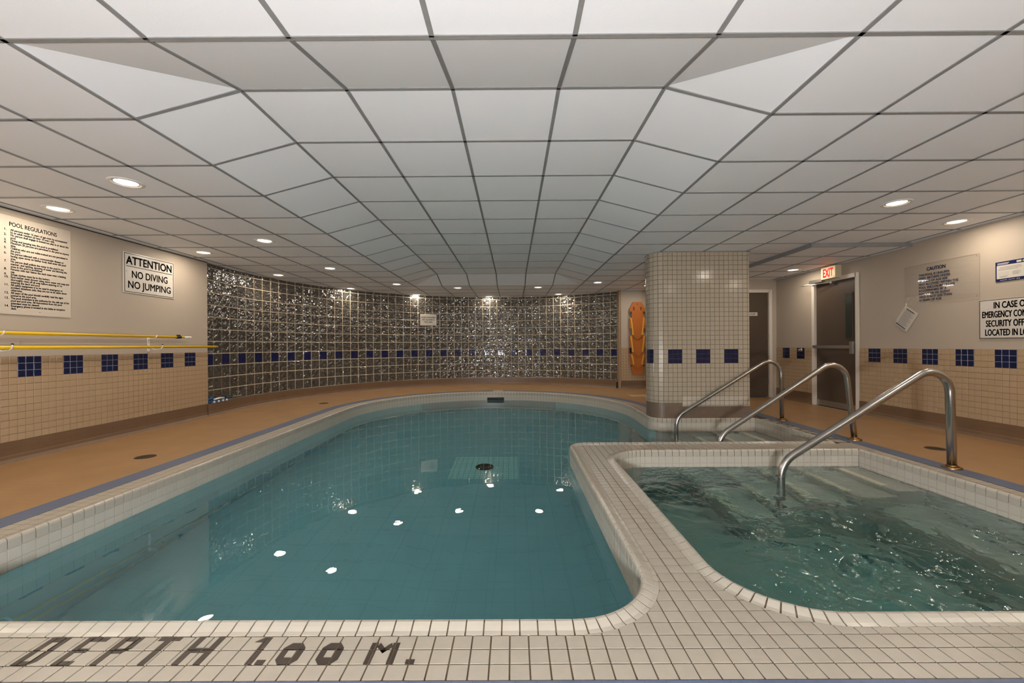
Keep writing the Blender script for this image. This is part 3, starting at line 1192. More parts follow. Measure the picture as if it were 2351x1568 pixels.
for i in range(-5, 12):
    x = CX0 + i * DT
    for a, b in runs(x, 1, YB, 11.4, None):
        ks = [a] + [CY0 + k * DT for k in (0, 1, 6, 11, 12) if a < CY0 + k * DT < b] + [b]
        pts = []
        for y in ks:
            k = (y - CY0) / DT
            zz = HC
            if 0 <= i <= 4:
                zz = HC + (HR - HC) * max(0, min(1, k, 12 - k))
            pts.append((x, y, zz))
        if i >= 9:
            kk = CY0 + 6 * DT
            if i > 9:
                if a < kk:
                    bar_line([(x, a, HC), (x, min(b, kk), HC)])
                if b > kk:
                    bar_line([(x, max(a, kk), HS), (x, b, HS)])
            else:
                bar_line([(x, a, HC), (x, min(b, kk), HC)])
            continue
        bar_line(pts)
for k in range(K0 + 1, 16):
    y = CY0 + k * DT
    for a, b in runs(y, 0, -5.2, 5.3, None):
        xs = [a] + [CX0 + i * DT for i in (-1, 0, 4, 5, 9) if a < CX0 + i * DT < b] + [b]
        pts = []
        for x in xs:
            i = (x - CX0) / DT
            zz = HC
            if 1 <= k <= 11:
                zz = HC + (HR - HC) * max(0, min(1, i + 1, 5 - i))
            pts.append((x, y, zz))
        lim = CX0 + 9 * DT
        if k >= 6 and b > lim:
            if a < lim:
                bar_line([p for p in pts if p[0] < lim] + [(lim, y, HC)])
            bar_line([(max(a, lim), y, HS), (b, y, HS)])
        else:
            bar_line(pts)
# edge of the lowered soffit
sx, sy = CX0 + 9 * DT, CY0 + 6 * DT
MB().box((sx - .012, sy + .012, HS - .008), (sx + .012, 8.2, HC + .01)).build('soffit_edge', M['tbar'], ceil)
MB().box((sx - .012, sy - .012, HS - .008), (XR, sy + .012, HC + .01)).build('soffit_edge', M['tbar'], ceil)
# wall angle round the room
ang = MB()
strip([(p, nn) for p, nn in curb], [(.0, HC - .006), (.02, HC - .006), (.02, HC + .02)], False, ang)
strip(wl_((XL, YB), (XL, 6.32), (1, 0)), [(.0, HC - .012), (.02, HC - .012), (.02, HC + .02)], False, ang)
strip(wl_((XR, YB), (XR, sy), (-1, 0)), [(.0, HC - .012), (.02, HC - .012), (.02, HC + .02)], False, ang)
strip(wl_((XR, sy), (XR, DWY), (-1, 0)), [(.0, HS - .012), (.02, HS - .012), (.02, HS + .02)], False, ang)
strip(wl_((GEND.x + .03, WBY), (WBX1, WBY), (0, -1)), [(.0, HC - .012), (.02, HC - .012), (.02, HC + .02)], False, ang)
ang.build('wall_angle', M['angle'], ceil)
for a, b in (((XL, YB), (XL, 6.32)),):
    MB().box((XL, YB, HC - .022), (XL + .004, 6.32, HC - .012)).build('painted_shadow_strip', M['strapdk'], ceil)  # solid dark strip, its colour stands in for the shadow under the wall angle

# ------------------------------------------------------------------ downlights
LIGHTS = [(-2.5, 2.5), (-4.5, 3.5), (-2.5, 5.5), (-4.5, 6.5), (-2.5, 8.5), (-4.5, 9.5), (-1.5, 11.5), (-3.5, 12.5), (.5, 12.5), (-1.5, 14.5),
          (3.5, 12.5), (1.5, 15.3), (4.5, 14.6), (5.5, 11.4), (7.5, 12.2), (8.5, 3.5), (10.5, 4.5), (10.5, 8.8),
          (-4.5, .5), (-2.5, -.5), (8.5, .5), (10.5, 1.5), (-2.5, -3.5), (8.5, -2.5), (2.5, -3.5)]
lens_me = {}
LLAB = {(-2.5, 2.5): 'warm round downlight two tiles out from the regulations sign', (-4.5, 3.5): 'warm round downlight close above the regulations sign',
        (-2.5, 5.5): 'warm round downlight two tiles out from the attention sign', (-4.5, 6.5): 'warm round downlight where the cream wall meets the glass blocks',
        (10.5, 8.8): 'warm round downlight in the lowered ceiling by the exit sign', (5.5, 11.4): 'cool white round downlight in the ceiling toward the rescue board',
        (7.5, 12.2): 'warm round downlight half hidden behind the tiled column', (8.5, 3.5): 'warm round downlight between raised ceiling and the caution sign',
        (10.5, 4.5): 'warm round downlight close above the caution sign', (-3.5, 12.5): 'warm round downlight tight against the curved glass wall',
        (-4.5, 9.5): 'warm round downlight tight against the curved glass wall', (-1.5, 14.5): 'warm round downlight tight against the curved glass wall',
        (1.5, 15.3): 'warm round downlight tight against the curved glass wall', (4.5, 14.6): 'warm round downlight tight against the curved glass wall',
        (-2.5, 8.5): 'warm round downlight a few tiles in from the curved glass wall', (-1.5, 11.5): 'warm round downlight a few tiles in from the curved glass wall',
        (.5, 12.5): 'warm round downlight a few tiles in from the curved glass wall', (3.5, 12.5): 'warm round downlight a few tiles in from the curved glass wall'}
prof_ring = [(.088, -.001), (.094, -.008), (.116, -.004), (.119, .001), (.119, .004)]
ring_me = MB().lathe(prof_ring, 28).mesh('trim_ring', M['trimring'])
refl_me = MB().lathe([(.090, -.002), (.088, -.001), (.080, .004)], 28).mesh('reflector', M['reflector'])
for nm in ('lens', 'lens_w'):
    lens_me[nm] = MB().lathe([(.0001, -.0035), (.05, -.003), (.084, .001), (.086, .003)], 28).mesh('lens', M[nm])
for n_, (i, k) in enumerate(LIGHTS):
    x, y = CX0 + i * DT, CY0 + k * DT
    zz = HS if (i > 9 and k > 6) else HC
    white = (i, k) == (5.5, 11.4)
    lab = LLAB.get((i, k), 'warm round downlight in the flat ceiling over the near deck')
    d = thing('downlight', lab, 'ceiling light', Matrix.Translation((x, y, zz)), 'recessed ceiling downlights')
    obj('trim_ring', ring_me, d)
    obj('reflector', refl_me, d)
    obj('lens', lens_me['lens_w' if white else 'lens'], d)
    la = bpy.data.lights.new('downlight_lamp', 'AREA')
    la.shape = 'DISK'
    la.size = .17
    la.energy = DOWN_W
    la.color = (1, .97, .92) if white else DOWN_COL
    lo = bpy.data.objects.new('downlight_lamp', la)
    COL.objects.link(lo)
    lo.parent = d
    lo.location = (0, 0, -.012)

# ------------------------------------------------------------------ column
CP = 0.0663
CXL, CXR, CYF, CYB, CR = 1.985, 3.355, 5.85, 6.30, .185


def col_outline(inset=0.0):
    pts = [(CXR - inset, CYB - inset), (CXR - inset, CYF + inset)]
    c = Vector((CXL + CR, CYF + CR))
    for k in range(13):
        a = 1.5 * PI - k * PI / 24
        pts.append((c.x + (CR - inset) * math.cos(a), c.y + (CR - inset) * math.sin(a)))
    c = Vector((CXL + CR, CYB - CR))
    for k in range(13):
        a = PI - k * PI / 24
        pts.append((c.x + (CR - inset) * math.cos(a), c.y + (CR - inset) * math.sin(a)))
    return pts[::-1]


col = thing('tiled_column', 'cream tiled column with rounded side and navy squares at the pool edge', 'column', Matrix.Translation((2.6, 6.05, 0)))
coff = Vector((2.6, 6.05, 0))
core = MB().prism([(x - 2.6, y - 6.05) for x, y in col_outline(.006)][::1], 0.0, HC + .02)
core.build('core', M['col_grout'], col)
bse = MB().prism([(x - 2.6, y - 6.05) for x, y in col_outline(-.004)], -.004, .178)
bse.build('base_band', M['base_col'], col)
# right of the repair the band is lower, left of it higher
MB().prism([(x - 2.6, y - 6.05) for x, y in col_outline(-.003) if x < 2.37] , .178, .228).build('base_band', M['base_col'], col)
# perimeter coordinate: s = X on the front face, then round the left end
XA = CXL + CR


def col_place(s):
    if s >= XA:
        return (s - 2.6, CYF - 6.05), (1, 0)
    u = XA - s
    qa = CR * PI / 2
    if u < qa:
        a = 1.5 * PI - u / CR
        return (XA + CR * math.cos(a) - 2.6, CYF + CR + CR * math.sin(a) - 6.05), (-math.sin(a), math.cos(a))
    u -= qa
    m_ = CYB - CYF - 2 * CR
    if u < m_:
        return (CXL - 2.6, CYF + CR + u - 6.05), (0, -1)
    u -= m_
    a = PI - u / CR
    return (XA + CR * math.cos(a) - 2.6, CYB - CR + CR * math.sin(a) - 6.05), (-math.sin(a), math.cos(a))


fld, blu = Field(col, 'column_tile', 264, 5), Field(col, 'navy_column_tile', 36, 5)
cz1 = .989 + 21 * CP
for i in range(-10, 18):
    a, b = 2.20 + i * CP, min(CXR, 2.20 + (i + 1) * CP)
    p, t = col_place((a + b) / 2)
    if i < 0:
        pass
    for r in range(34):
        zt = cz1 - r * CP
        zb = zt - CP
        lowz = .178 if (a + b) / 2 > 2.385 else .228
        if zt <= lowz + .01:
            continue
        zb = max(zb, lowz)
        zt = min(zt, HC)
        if zt - zb < .012:
            continue
        blue = 21 <= r < 24 and i % 6 < 3
        rep = (not blue) and (a + b) / 2 > 2.385 and zt < .36
        w_, h_ = round(b - a - .0045, 4), round(zt - zb - .0045, 4)
        Mx = frame((p[0], p[1], (zt + zb) / 2), (t[0], t[1], 0), (0, 0, 1))
        c = Mx.translation + coff
        px = 6 + (4 if i >= -3 else 0) - abs(c.z - .75)
        (blu if blue else fld).add(tile_mb(w_, h_, .004, .0012), M['navy'] if blue else (M['coltile_w'] if rep else M['coltile']), None, px=px + 5, shared=((w_, h_), Mx))
fld.finish()
blu.finish()
MB().prism([(x - 2.6, y - 6.05) for x, y in col_outline(-.012)], HC - .012, HC - .004).build('ceiling_trim', M['tbar'], col)

# ------------------------------------------------------------------ handrails


def fillet(pts, rads, n=10):
    out = [Vector(pts[0])]
    for i in range(1, len(pts) - 1):
        p, a, b = Vector(pts[i]), Vector(pts[i - 1]), Vector(pts[i + 1])
        u, v = (a - p).normalized(), (b - p).normalized()
        th = u.angle(v)
        r = rads[i - 1]
        t = r / math.tan(th / 2)
        c = p + (u + v).normalized() * (r / math.sin(th / 2))
        s, e = p + u * t - c, p + v * t - c
        ax = s.cross(e).normalized()
        tot = s.angle(e)
        for k in range(n + 1):
            out.append(c + Matrix.Rotation(tot * k / n, 3, ax) @ s)
    out.append(Vector(pts[-1]))
    return out


def rail(y, r, xfoot, xtop, zend, label, zoff=0.0):
    t = thing('handrail', label, 'handrail', Matrix.Translation((xfoot, y, 0)), 'steel handrails over the steps')
    off = Vector((xfoot, y, 0))
    pts = [(xfoot, y, 0), (xtop, y, .945 + zoff), (2.262, y, .053 + zoff), (2.255, y, zend)]
    tb_ = MB().tube([p - off for p in fillet(pts, [.17, .23])], r, 16).build('tube', M['steel'], t)
    MB().lathe([(.0001, .014), (r + .004, .014), (r + .012, .017), (.054, .016), (.062, .012), (.065, .006), (.065, 0)], 26).build('flange', M['rust'], t)
    MB().lathe([(r + .001, .010), (r + .008, .014), (r + .008, .026), (r + .001, .030)], 20).build('collar', M['rust'], t)
    MB().lathe([(r + .0015, -.004), (r + .0015, .004)], 20).build('weld_joint', M['alu'], tb_, Matrix.Translation(Vector((2.255, y, -.06)) - off))
    return t


rail(5.72, .026, 3.725, 3.71, -.62, 'steel pool handrail close to the tiled column')
rail(4.53, .028, 3.745, 3.635, -.62, 'leaning steel pool handrail at the wall dividing pool and spa')
rail(3.49, .0315, 3.705, 3.685, -.70, 'thick steel handrail leading into the hot tub')

# ------------------------------------------------------------------ lettering helper
FITS = []

def text(parent, body, x, y, size, mt, width=None, align='LEFT', z=.001, bold=0.0, spacing=1.0, name='lettering', rot=0.0, cs=1.0):
    cu = bpy.data.curves.new(name, 'FONT')
    cu.body = body
    cu.size = size
    cu.align_x = align
    cu.space_line = spacing
    cu.space_character = cs
    cu.resolution_u = 3
    cu.fill_mode = 'FRONT'
    cu.materials.append(mt)
    o = obj(name, cu, parent)
    o['bold'] = bold
    o.location = (x, y, z)
    o.rotation_euler = (0, 0, rot)
    if width:
        FITS.append((o, width))
    return o


def lframe(y, z, out=.0):
    return frame((XL + out, y, z), LX, LZ)


def rframe(y, z, out=.0):
    return frame((XR - out, y, z), RX, LZ)


def border(parent, w, h, t, mt, inset=.012, z=.0085, name='border'):
    x, y = w / 2 - inset, h / 2 - inset
    mb_ = MB()
    for a, b in (((-x, -y), (x, -y + t)), ((-x, y - t), (x, y)), ((-x, -y), (-x + t, y)), ((x - t, -y), (x, y))):
        mb_.box((*a, z - .001), (*b, z))
    return mb_.build(name, mt, parent)


def screw(parent, x, y, z=.008, r=.004, mt=None):
    MB().lathe([(.0001, .002), (r * .7, .0018), (r, 0)], 10).build('screw', mt or M['strapdk'], parent, Matrix.Translation((x, y, z)))


# POOL REGULATIONS
W_, H_ = .72, .92
s = thing('regulations_sign', 'tall white sign of numbered pool regulations on the cream wall', 'sign', lframe(4.00, 1.84, .001))
pn = MB().bevbox((-W_ / 2, -H_ / 2, 0), (W_ / 2, H_ / 2, .007), .002).build('panel', M['signwarm'], s)
text(s, 'POOL REGULATIONS', .025, H_ / 2 - .095, .056, M['blackpaint'], .40, 'CENTER', .0075, .0012)
REG = [('1.', 'All persons under 16 years of age must be accompanied'), ('', 'by an adult resident (at least 18 years old).'),
       ('2.', 'No person shall engage in boisterous play in or about the'), ('', 'pool.'), ('3.', 'Diving and jumping into the pool is prohibited.'),
       ('4.', 'Maximum 20 persons are permitted in the pool at anyone'), ('', 'time.'), ('5.', 'Children who are not toilet-trained are not permitted in'), ('', 'the pool.'),
       ('6.', 'No person infected with a communicable disease or'), ('', 'having open sores on his/her body shall enter the pool'), ('', 'area.'),
       ('7.', 'No person shall pollute the water in the pool in any'), ('', 'manner, and spitting, spouting of water and blowing the'), ('', 'nose in the pool is prohibited.'),
       ('8.', 'Persons with hair below the neck must wear a bathing'), ('', 'cap.'), ('9.', 'Street clothes must be in the lockers.'),
       ('10.', 'Each bather must shower using warm water and soap and'), ('', 'thoroughly rinse off all soap before entering or re-'), ('', 'entering the deck and pool.'),
       ('11.', 'All safety equipment is to be used in emergency or'), ('', 'accident situations only; they are not to be taken down'), ('', 'otherwise.'),
       ('12.', 'All users of the pool should carefully read the signs'), ('', 'posted in the pool area.'), ('13.', 'The pool attendant is the authority for the safe use of the'),
       ('', 'pool and pool area. All instructions from the pool'), ('', 'attendant must be obeyed.'), ('14.', 'Emergency phone is located in the lobby at reception'), ('', 'desk.')]
yy = H_ / 2 - .140
text(s, '\n'.join(a for a, _ in REG), -.215, yy, .0285, M['blackpaint'], None, 'LEFT', .0075, .0011, .86)
text(s, '\n'.join(b for _, b in REG), -.165, yy, .0285, M['blackpaint'], .505, 'LEFT', .0075, .0011, .86)
screw(pn, .06, H_ / 2 - .075)
screw(pn, .07, -H_ / 2 + .035)

# ATTENTION
W_, H_ = .745, .50
s = thing('attention_sign', 'white ATTENTION NO DIVING NO JUMPING sign with black border', 'sign', lframe(5.32, 1.98, .001))
pn = MB().bevbox((-W_ / 2, -H_ / 2, 0), (W_ / 2, H_ / 2, .008), .002).build('panel', M['signwhite'], s)
border(pn, W_, H_, .008, M['blackpaint'])
MB().box((-.335, .075, .008), (.335, .083, .0092)).build('rule', M['blackpaint'], pn)
text(s, 'ATTENTION', 0, .105, .140, M['blackpaint'], .66, 'CENTER', .009, .0042)
text(s, 'NO DIVING', 0, -.055, .125, M['blackpaint'], .52, 'CENTER', .009, .0024)
text(s, 'NO JUMPING', 0, -.185, .125, M['blackpaint'], .62, 'CENTER', .009, .0024)
screw(pn, -.33, .015)
screw(pn, .34, .02)

# CAUTION (clear plate)
W_, H_ = .885, .505
glass = bpy.data.materials.new('clear_acrylic')
glass.use_nodes = True
nt = glass.node_tree
nt.nodes.clear()
o_ = nt.nodes.new('ShaderNodeOutputMaterial')
mx_ = nt.nodes.new('ShaderNodeMixShader')
tr_ = nt.nodes.new('ShaderNodeBsdfTransparent')
tr_.inputs[0].default_value = (.995, .995, .995, 1)
gl_ = nt.nodes.new('ShaderNodeBsdfGlossy')
gl_.inputs['Roughness'].default_value = .03
mx_.inputs[0].default_value = .03
nt.links.new(tr_.outputs[0], mx_.inputs[1])
nt.links.new(gl_.outputs[0], mx_.inputs[2])
nt.links.new(mx_.outputs[0], o_.inputs['Surface'])
s = thing('caution_sign', 'clear acrylic CAUTION sign with blue lettering on the cream wall', 'sign', rframe(5.07, 1.815, .001))
pn = MB().box((-W_ / 2, -H_ / 2, .002), (W_ / 2, H_ / 2, .008)).build('panel', glass, s)
border(pn, W_, H_, .0025, mat('acrylic_edge', (176, 164, 148), rough=.3), 0.0, .0084, 'edge')
text(s, 'CAUTION', -.03, .155, .062, M['bluetext'], .225, 'CENTER', .0087, .0016)
CAU = ['THIS POOL IS UNSUPER-', 'VISED. BATHERS UNDER', '12 YEARS OF AGE ARE', 'NOT ALLOWED WITHIN THE', 'POOL ENCLOSURE UNLESS', 'ACCOMPANIED BY A', 'PARENT OR HIS AGENT', 'WHO IS NOT LESS THAN', '16 YEARS OF AGE.']
text(s, '\n'.join(CAU), -.245, .095, .039, M['bluetext'], .47, 'LEFT', .0087, .001, 1.02)
for a in (-1, 1):
    for b in (-1, 1):
        screw(pn, a * (W_ / 2 - .025), b * (H_ / 2 - .025))

# hanging notice
s = thing('hanging_notice', 'small printed notice hanging askew from a hook by one corner', 'notice', rframe(5.49, 1.545, .004))
MB().box((-.006, -.005, 0), (.006, .05, .006)).tube([(0, 0, .006), (0, -.012, .016), (0, -.004, .022)], .0025, 8).build('hook', M['whiteplastic'], s)
PR = Matrix.Rotation(-.62, 4, 'Z')
pm_ = Matrix.Translation((0, 0, .006)) @ PR
pw, ph = .215, .280
sh_ = MB().box((-.012, -ph + .012, 0), (pw - .012, .012, .003), pm_).build('sheet', M['paper'], s)
ln = MB()
for k in range(18):
    a = .03 if k < 3 else .02
    ln.box((a, -.02 - k * .0125, .003), (pw - .04 - (k * 37 % 5) * .012, -.0245 - k * .0125, .0034), pm_)
ln.build('print_lines', M['greytext'], sh_)
MB().box((.0, -ph + .024, .003), (pw - .05, -ph + .036, .0035), pm_).build('footer_band', M['navyprint'], sh_)
MB().box((.03, -.012, .003), (.15, -.020, .0036), pm_).build('header_lines', M['blackpaint'], sh_)

# framed certificate
W_, H_ = .27, .21
s = thing('certificate', 'navy framed certificate above the emergency sign', 'certificate', rframe(4.338, 1.818, .001))
pn = MB().bevbox((-W_ / 2, -H_ / 2, 0), (W_ / 2, H_ / 2, .01), .002).build('panel', M['navyprint'], s)
sh_ = MB().box((-W_ / 2 + .014, -H_ / 2 + .028, .010), (W_ / 2 - .014, H_ / 2 - .040, .0106)).build('sheet', M['paper'], s)
ln = MB()
for k, (a, b) in enumerate([(-.09, .09), (-.10, .10), (-.11, .07)]):
    ln.box((a, .045 - k * .014, .0106), (b, .041 - k * .014, .011))
for k in range(4):
    ln.box((.02, -.012 - k * .010, .0106), (.09 - (k % 2) * .015, -.015 - k * .010, .011))
ln.box((-.10, -.052, .0106), (-.02, -.055, .011)).box((-.09, -.06, .0106), (-.03, -.063, .011))
ln.build('print_lines', M['greytext'], sh_)
MB().box((-.115, -.002, .0106), (-.015, -.042, .0109)).build('stamp_box', mat('stamp_grey', (190, 184, 176), rough=.7), sh_)
for a, b in (((-.115, .084), (-.01, .090)), ((-.115, .073), (-.02, .079)), ((.055, .074), (.095, .094)), ((-.09, -.095), (-.03, -.091)), ((-.015, -.095), (.04, -.091)), ((.055, -.098), (.063, -.090)), ((.072, -.098), (.080, -.090))):
    MB().box((*a, .010), (*b, .0106)).build('white_mark', M['signwhite'], pn)
MB().prism([(.100, .082), (.122, .072), (.122, .096)], .010, .0106).build('emblem', M['signwhite'], pn)

# emergency sign
W_, H_ = .58, .425
s = thing('emergency_sign', 'white emergency sign with black capitals and black border', 'sign', rframe(4.34, 1.315, .001))
pn = MB().bevbox((-W_ / 2, -H_ / 2, 0), (W_ / 2, H_ / 2, .009), .002).build('panel', M['signwhite'], s)
border(pn, W_, H_, .006, M['blackpaint'], .002, .0095)
for k, (t_, w_, x_) in enumerate([('IN CASE OF', .30, .0), ('EMERGENCY CONTACT', .52, .0), ('SECURITY OFFICER', .45, .0), ('LOCATED IN LOBBY', .465, .0)]):
    text(s, t_, x_, .115 - k * .098, .098, M['blackpaint'], w_, 'CENTER', .0098, .0024)

# glass containers sign on the block wall
sg = GP * 27.0
for q in range(400):
    sg = GP * (24 + q * .02)
    p_, n_ = gpos(sg, .012)
    if proj((p_.x, p_.y, 1.6))[0] >= 983.5:
        break
s = thing('glass_rule_sign', 'small white GLASS CONTAINERS sign fixed to the glass blocks', 'sign', frame((p_.x, p_.y, 1.745), (-n_.y, n_.x, 0), LZ))
W_, H_ = .43, .295
pn = MB().bevbox((-W_ / 2, -H_ / 2, -.004), (W_ / 2, H_ / 2, .005), .002).build('panel', M['signwhite'], s)
for k, (t_, w_) in enumerate([('GLASS CONTAINERS', .375), ('NOT ALLOWED IN', .325), ('POOL AREA', .215)]):
    text(s, t_, 0, .045 - k * .060, .050, M['blackpaint'], w_, 'CENTER', .0055, .0012)
MB().box((.11, -.125, .005), (.17, -.118, .0056)).build('maker_mark', M['greytext'], pn)

# ------------------------------------------------------------------ exit door, frame and hardware
d1 = struct(MB().box((XR + .03, DY0 + .0, .01), (XR + .075, DY1, DH - .0)).build('door_1', M['doordark']), 'dark brown exit door with vision panel and push bar')
fm = MB()
fm.box((XR - .012, DY0 - .05, 0), (XR + .08, DY0 + .012, DH + .05)).box((XR - .012, DY1 - .012, 0), (XR + .08, DY1 + .05, DH + .05)).box((XR - .012, DY0, DH - .012), (XR + .08, DY1, DH + .05))
fm.build('door_frame', M['frame'], d1)
vf_ = MB().box((XR + .02, DY0 + .09, 1.13), (XR + .031, DY0 + .245, 1.86)).build('vision_frame', M['doordark'], d1)
MB().box((XR + .016, DY0 + .105, 1.145), (XR + .024, DY0 + .23, 1.845)).build('vision_pane', M['darkglass'], vf_)
pb = MB().box((XR - .05, DY0 + .05, .98), (XR - .012, DY1 - .02, 1.03)).box((XR - .012, DY0 + .06, .975), (XR + .032, DY0 + .12, 1.035)).box((XR - .012, DY1 - .10, .975), (XR + .032, DY1 - .04, 1.035))
pb.build('push_bar', M['alu'], d1)
MB().box((XR - .055, DY0 + .025, .90), (XR + .032, DY0 + .075, 1.09)).build('latch_case', M['alu'], d1)
MB().box((XR + .022, DY0 + .02, .012), (XR + .031, DY1 - .02, .10)).build('kick_plate', M['alu'], d1)
cl = MB().box((XR - .075, DY1 - .27, DH + .004), (XR - .012, DY1 + .02, DH + .058))
cl.build('closer_body', M['alu'], d1)
arm = MB().tube([(XR - .05, DY1 - .12, DH + .0), (XR - .16, DY1 + .10, DH - .02), (XR - .02, DY1 - .40, DH - .025)], .008, 8)
arm.build('closer_arm', M['alu'], d1)
MB().box((XR - .03, DY1 - .43, DH - .04), (XR + .03, DY1 - .38, DH - .012)).build('arm_bracket', M['alu'], d1)

d2 = struct(MB().box((D2X0, DWY + .03, .01), (D2X1, DWY + .07, D2H)).build('door_2', M['doordark']), 'dark inner door partly hidden by the column')
fm = MB().box((D2X0 - .05, DWY - .012, 0), (D2X0 + .01, DWY + .08, D2H + .05)).box((D2X1 - .01, DWY - .012, 0), (D2X1 + .05, DWY + .08, D2H + .05)).box((D2X0, DWY - .012, D2H - .01), (D2X1, DWY + .08, D2H + .05))
fm.build('door_frame', M['frame'], d2)
for zh in (.25, 1.15, 1.82):
    MB().box((D2X1 - .022, DWY + .012, zh), (D2X1 - .004, DWY + .032, zh + .11)).build('hinge', M['alu'], d2)
s = thing('door_plate', 'small white room name plate on the dark inner door', 'sign', frame((4.72, DWY + .03, 1.655), (1, 0, 0), LZ))
pn = MB().bevbox((-.16, -.035, -.002), (.16, .035, .005), .001).build('panel', M['signwhite'], s)
text(s, 'ROOM', .118, -.018, .05, M['blackpaint'], .14, 'RIGHT', .0056, .001)

# EXIT sign
s = thing('exit_sign', 'lit cream EXIT sign with red letters above the exit door', 'exit sign', rframe(6.73, 2.215, 0))
MB().bevbox((-.155, -.10, -.001), (.155, .10, .095), .004).build('housing', M['exitbody'], s)
fc_ = MB().box((-.148, -.093, .094), (.148, .093, .0965)).build('face', M['exitface'], s)
text(s, 'EXIT', 0, -.066, .192, M['exitred'], .210, 'CENTER', .0972, .0065)
MB().box((-.05, .10, .01), (.05, .125, .085)).build('ceiling_mount', M['exitbody'], s)
MB().box((.115, -.082, .0965), (.13, -.072, .0972)).build('indicator', M['greytext'], fc_)

# small shower knob on the navy square
s = thing('wall_knob', 'small chrome knob set in a navy square by the exit door', 'knob', rframe(7.49, .945, .006))
MB().lathe([(.035, 0), (.035, .008), (.012, .012), (.012, .03), (.024, .036), (.022, .05), (.0001, .054)], 18).build('knob', M['alu'], s)

# ------------------------------------------------------------------ yellow poles on their hooks
UX, LXx = XL + .085, XL + .155
p1 = thing('reach_pole', 'yellow pole with black collar and white tip on the upper hooks', 'pole', Matrix.Translation((UX, 3.0, 1.203)))
MB().tube([(0, -.6, 0), (0, 2.66, 0)], .0165, 14).build('shaft', M['yellow'], p1)
MB().tube([(0, 2.63, 0), (0, 2.70, 0)], .022, 14).box((-.012, 2.65, .012), (.012, 2.685, .032)).build('collar', M['blackpaint'], p1)
MB().tube([(0, 2.69, 0), (0, 2.76, 0)], .0145, 14).build('inner_shaft', M['yellow'], p1)
MB().tube([(0, 2.75, 0), (0, 2.88, 0), (0, 2.895, 0)], [.013, .013, .008], 14).build('tip', M['whiteplastic'], p1)
p2 = thing('reach_pole', 'yellow pole reaching past the wall end on the lower hooks', 'pole', Matrix.Translation((LXx, 3.0, 1.068)))
MB().tube([(0, -.6, 0), (0, 3.28, 0)], .0165, 14).build('shaft', M['yellow'], p2)
MB().tube([(0, 3.265, 0), (0, 3.285, 0)], .019, 14).build('ferrule', M['alu'], p2)
MB().tube([(0, 3.285, 0), (0, 3.315, 0)], [.0165, .012], 14).build('end_cap', M['yellow'], p2)
for yb, lb in ((3.70, 'white double hook bracket carrying the poles under the regulations sign'), (5.29, 'white double hook bracket carrying the poles under the attention sign')):
    b = thing('pole_bracket', lb, 'bracket', Matrix.Translation((XL, yb, 1.03)), 'pole brackets')
    MB().box((0, -.016, -.02), (.006, .016, .165)).build('back_strap', M['whiteplastic'], b)
    hk = [(.006, 0, .14), (.05, 0, .150), (.085, 0, .153), (.106, 0, .165), (.112, 0, .19)]
    MB().tube(hk, .006, 8).build('hook', M['whiteplastic'], b)
    hk = [(.006, 0, .03), (.09, 0, .006), (.155, 0, .012), (.181, 0, .03), (.186, 0, .068)]
    hk_ = MB().tube(hk, .006, 8).build('hook', M['whiteplastic'], b)
    MB().tube([(.186, 0, .064), (.187, 0, .076)], .0085, 8).build('hook_cap', M['blackpaint'], hk_)
    for z_ in (.02, .09, .12):
        MB().tube([(.005, 0, z_), (.0085, 0, z_)], .004, 8).build('screw', M['strapdk'], b)

# ------------------------------------------------------------------ rescue board
rb = thing('rescue_board', 'orange spine board with yellow straps hung on the cream wall', 'rescue board', frame((2.995, WBY - .045, 1.215), (1, 0, 0), LZ))
BW, BH = .19, .875
outl = [(-.10, BH), (.10, BH), (BW, BH - .17), (BW + .005, 0), (BW, -.42), (.15, -.70), (.10, -BH), (-.10, -BH), (-.15, -.70), (-BW, -.42), (-BW - .005, 0), (-BW, BH - .17)]


def slot(cx, cy_, w_, h_, n=6):
    pts = []
    for a0, yy_ in ((0, h_ / 2 - w_ / 2), (PI, -h_ / 2 + w_ / 2)):
        for k in range(n + 1):
            a = a0 + PI * k / n
            pts.append((cx + w_ / 2 * math.cos(a), cy_ + yy_ + w_ / 2 * math.sin(a)))
    return pts


slots = [slot(sx_ * .165, yy_, .052, .17) for sx_ in (-1, 1) for yy_ in (.55, .15, -.30)] + [slot(sx_ * .085, .71, .03, .085) for sx_ in (-1, 1)] + [slot(0, .82, .018, .03)]
top = fill([outl] + slots, .022)
bot = fill([outl] + slots, -.022, up=False)
bd = MB().add(top.v, top.f).add(bot.v, bot.f)
for lp in [outl] + slots:
    n = len(lp)
    bd.add([(*p, -.022) for p in lp] + [(*p, .022) for p in lp], [(i, (i + 1) % n, n + (i + 1) % n, n + i) for i in range(n)])
bd.build('board', M['orange'], rb)


def ribbon(pts, w_, name, mt):
    mb_ = MB()
    pts = [Vector(p) for p in pts]
    for a, b in zip(pts[:-1], pts[1:]):
        d_ = (b - a).normalized()
        s_ = Vector((-d_.y, d_.x, 0)).normalized() * w_ / 2
        up = Vector((0, 0, .006))
        vs = [a - s_, a + s_, b + s_, b - s_]
        mb_.add(vs + [v + up for v in vs], [(3, 2, 1, 0), (4, 5, 6, 7), (0, 1, 5, 4), (1, 2, 6, 5), (2, 3, 7, 6), (3, 0, 4, 7)])
    return mb_.build(name, mt, rb)


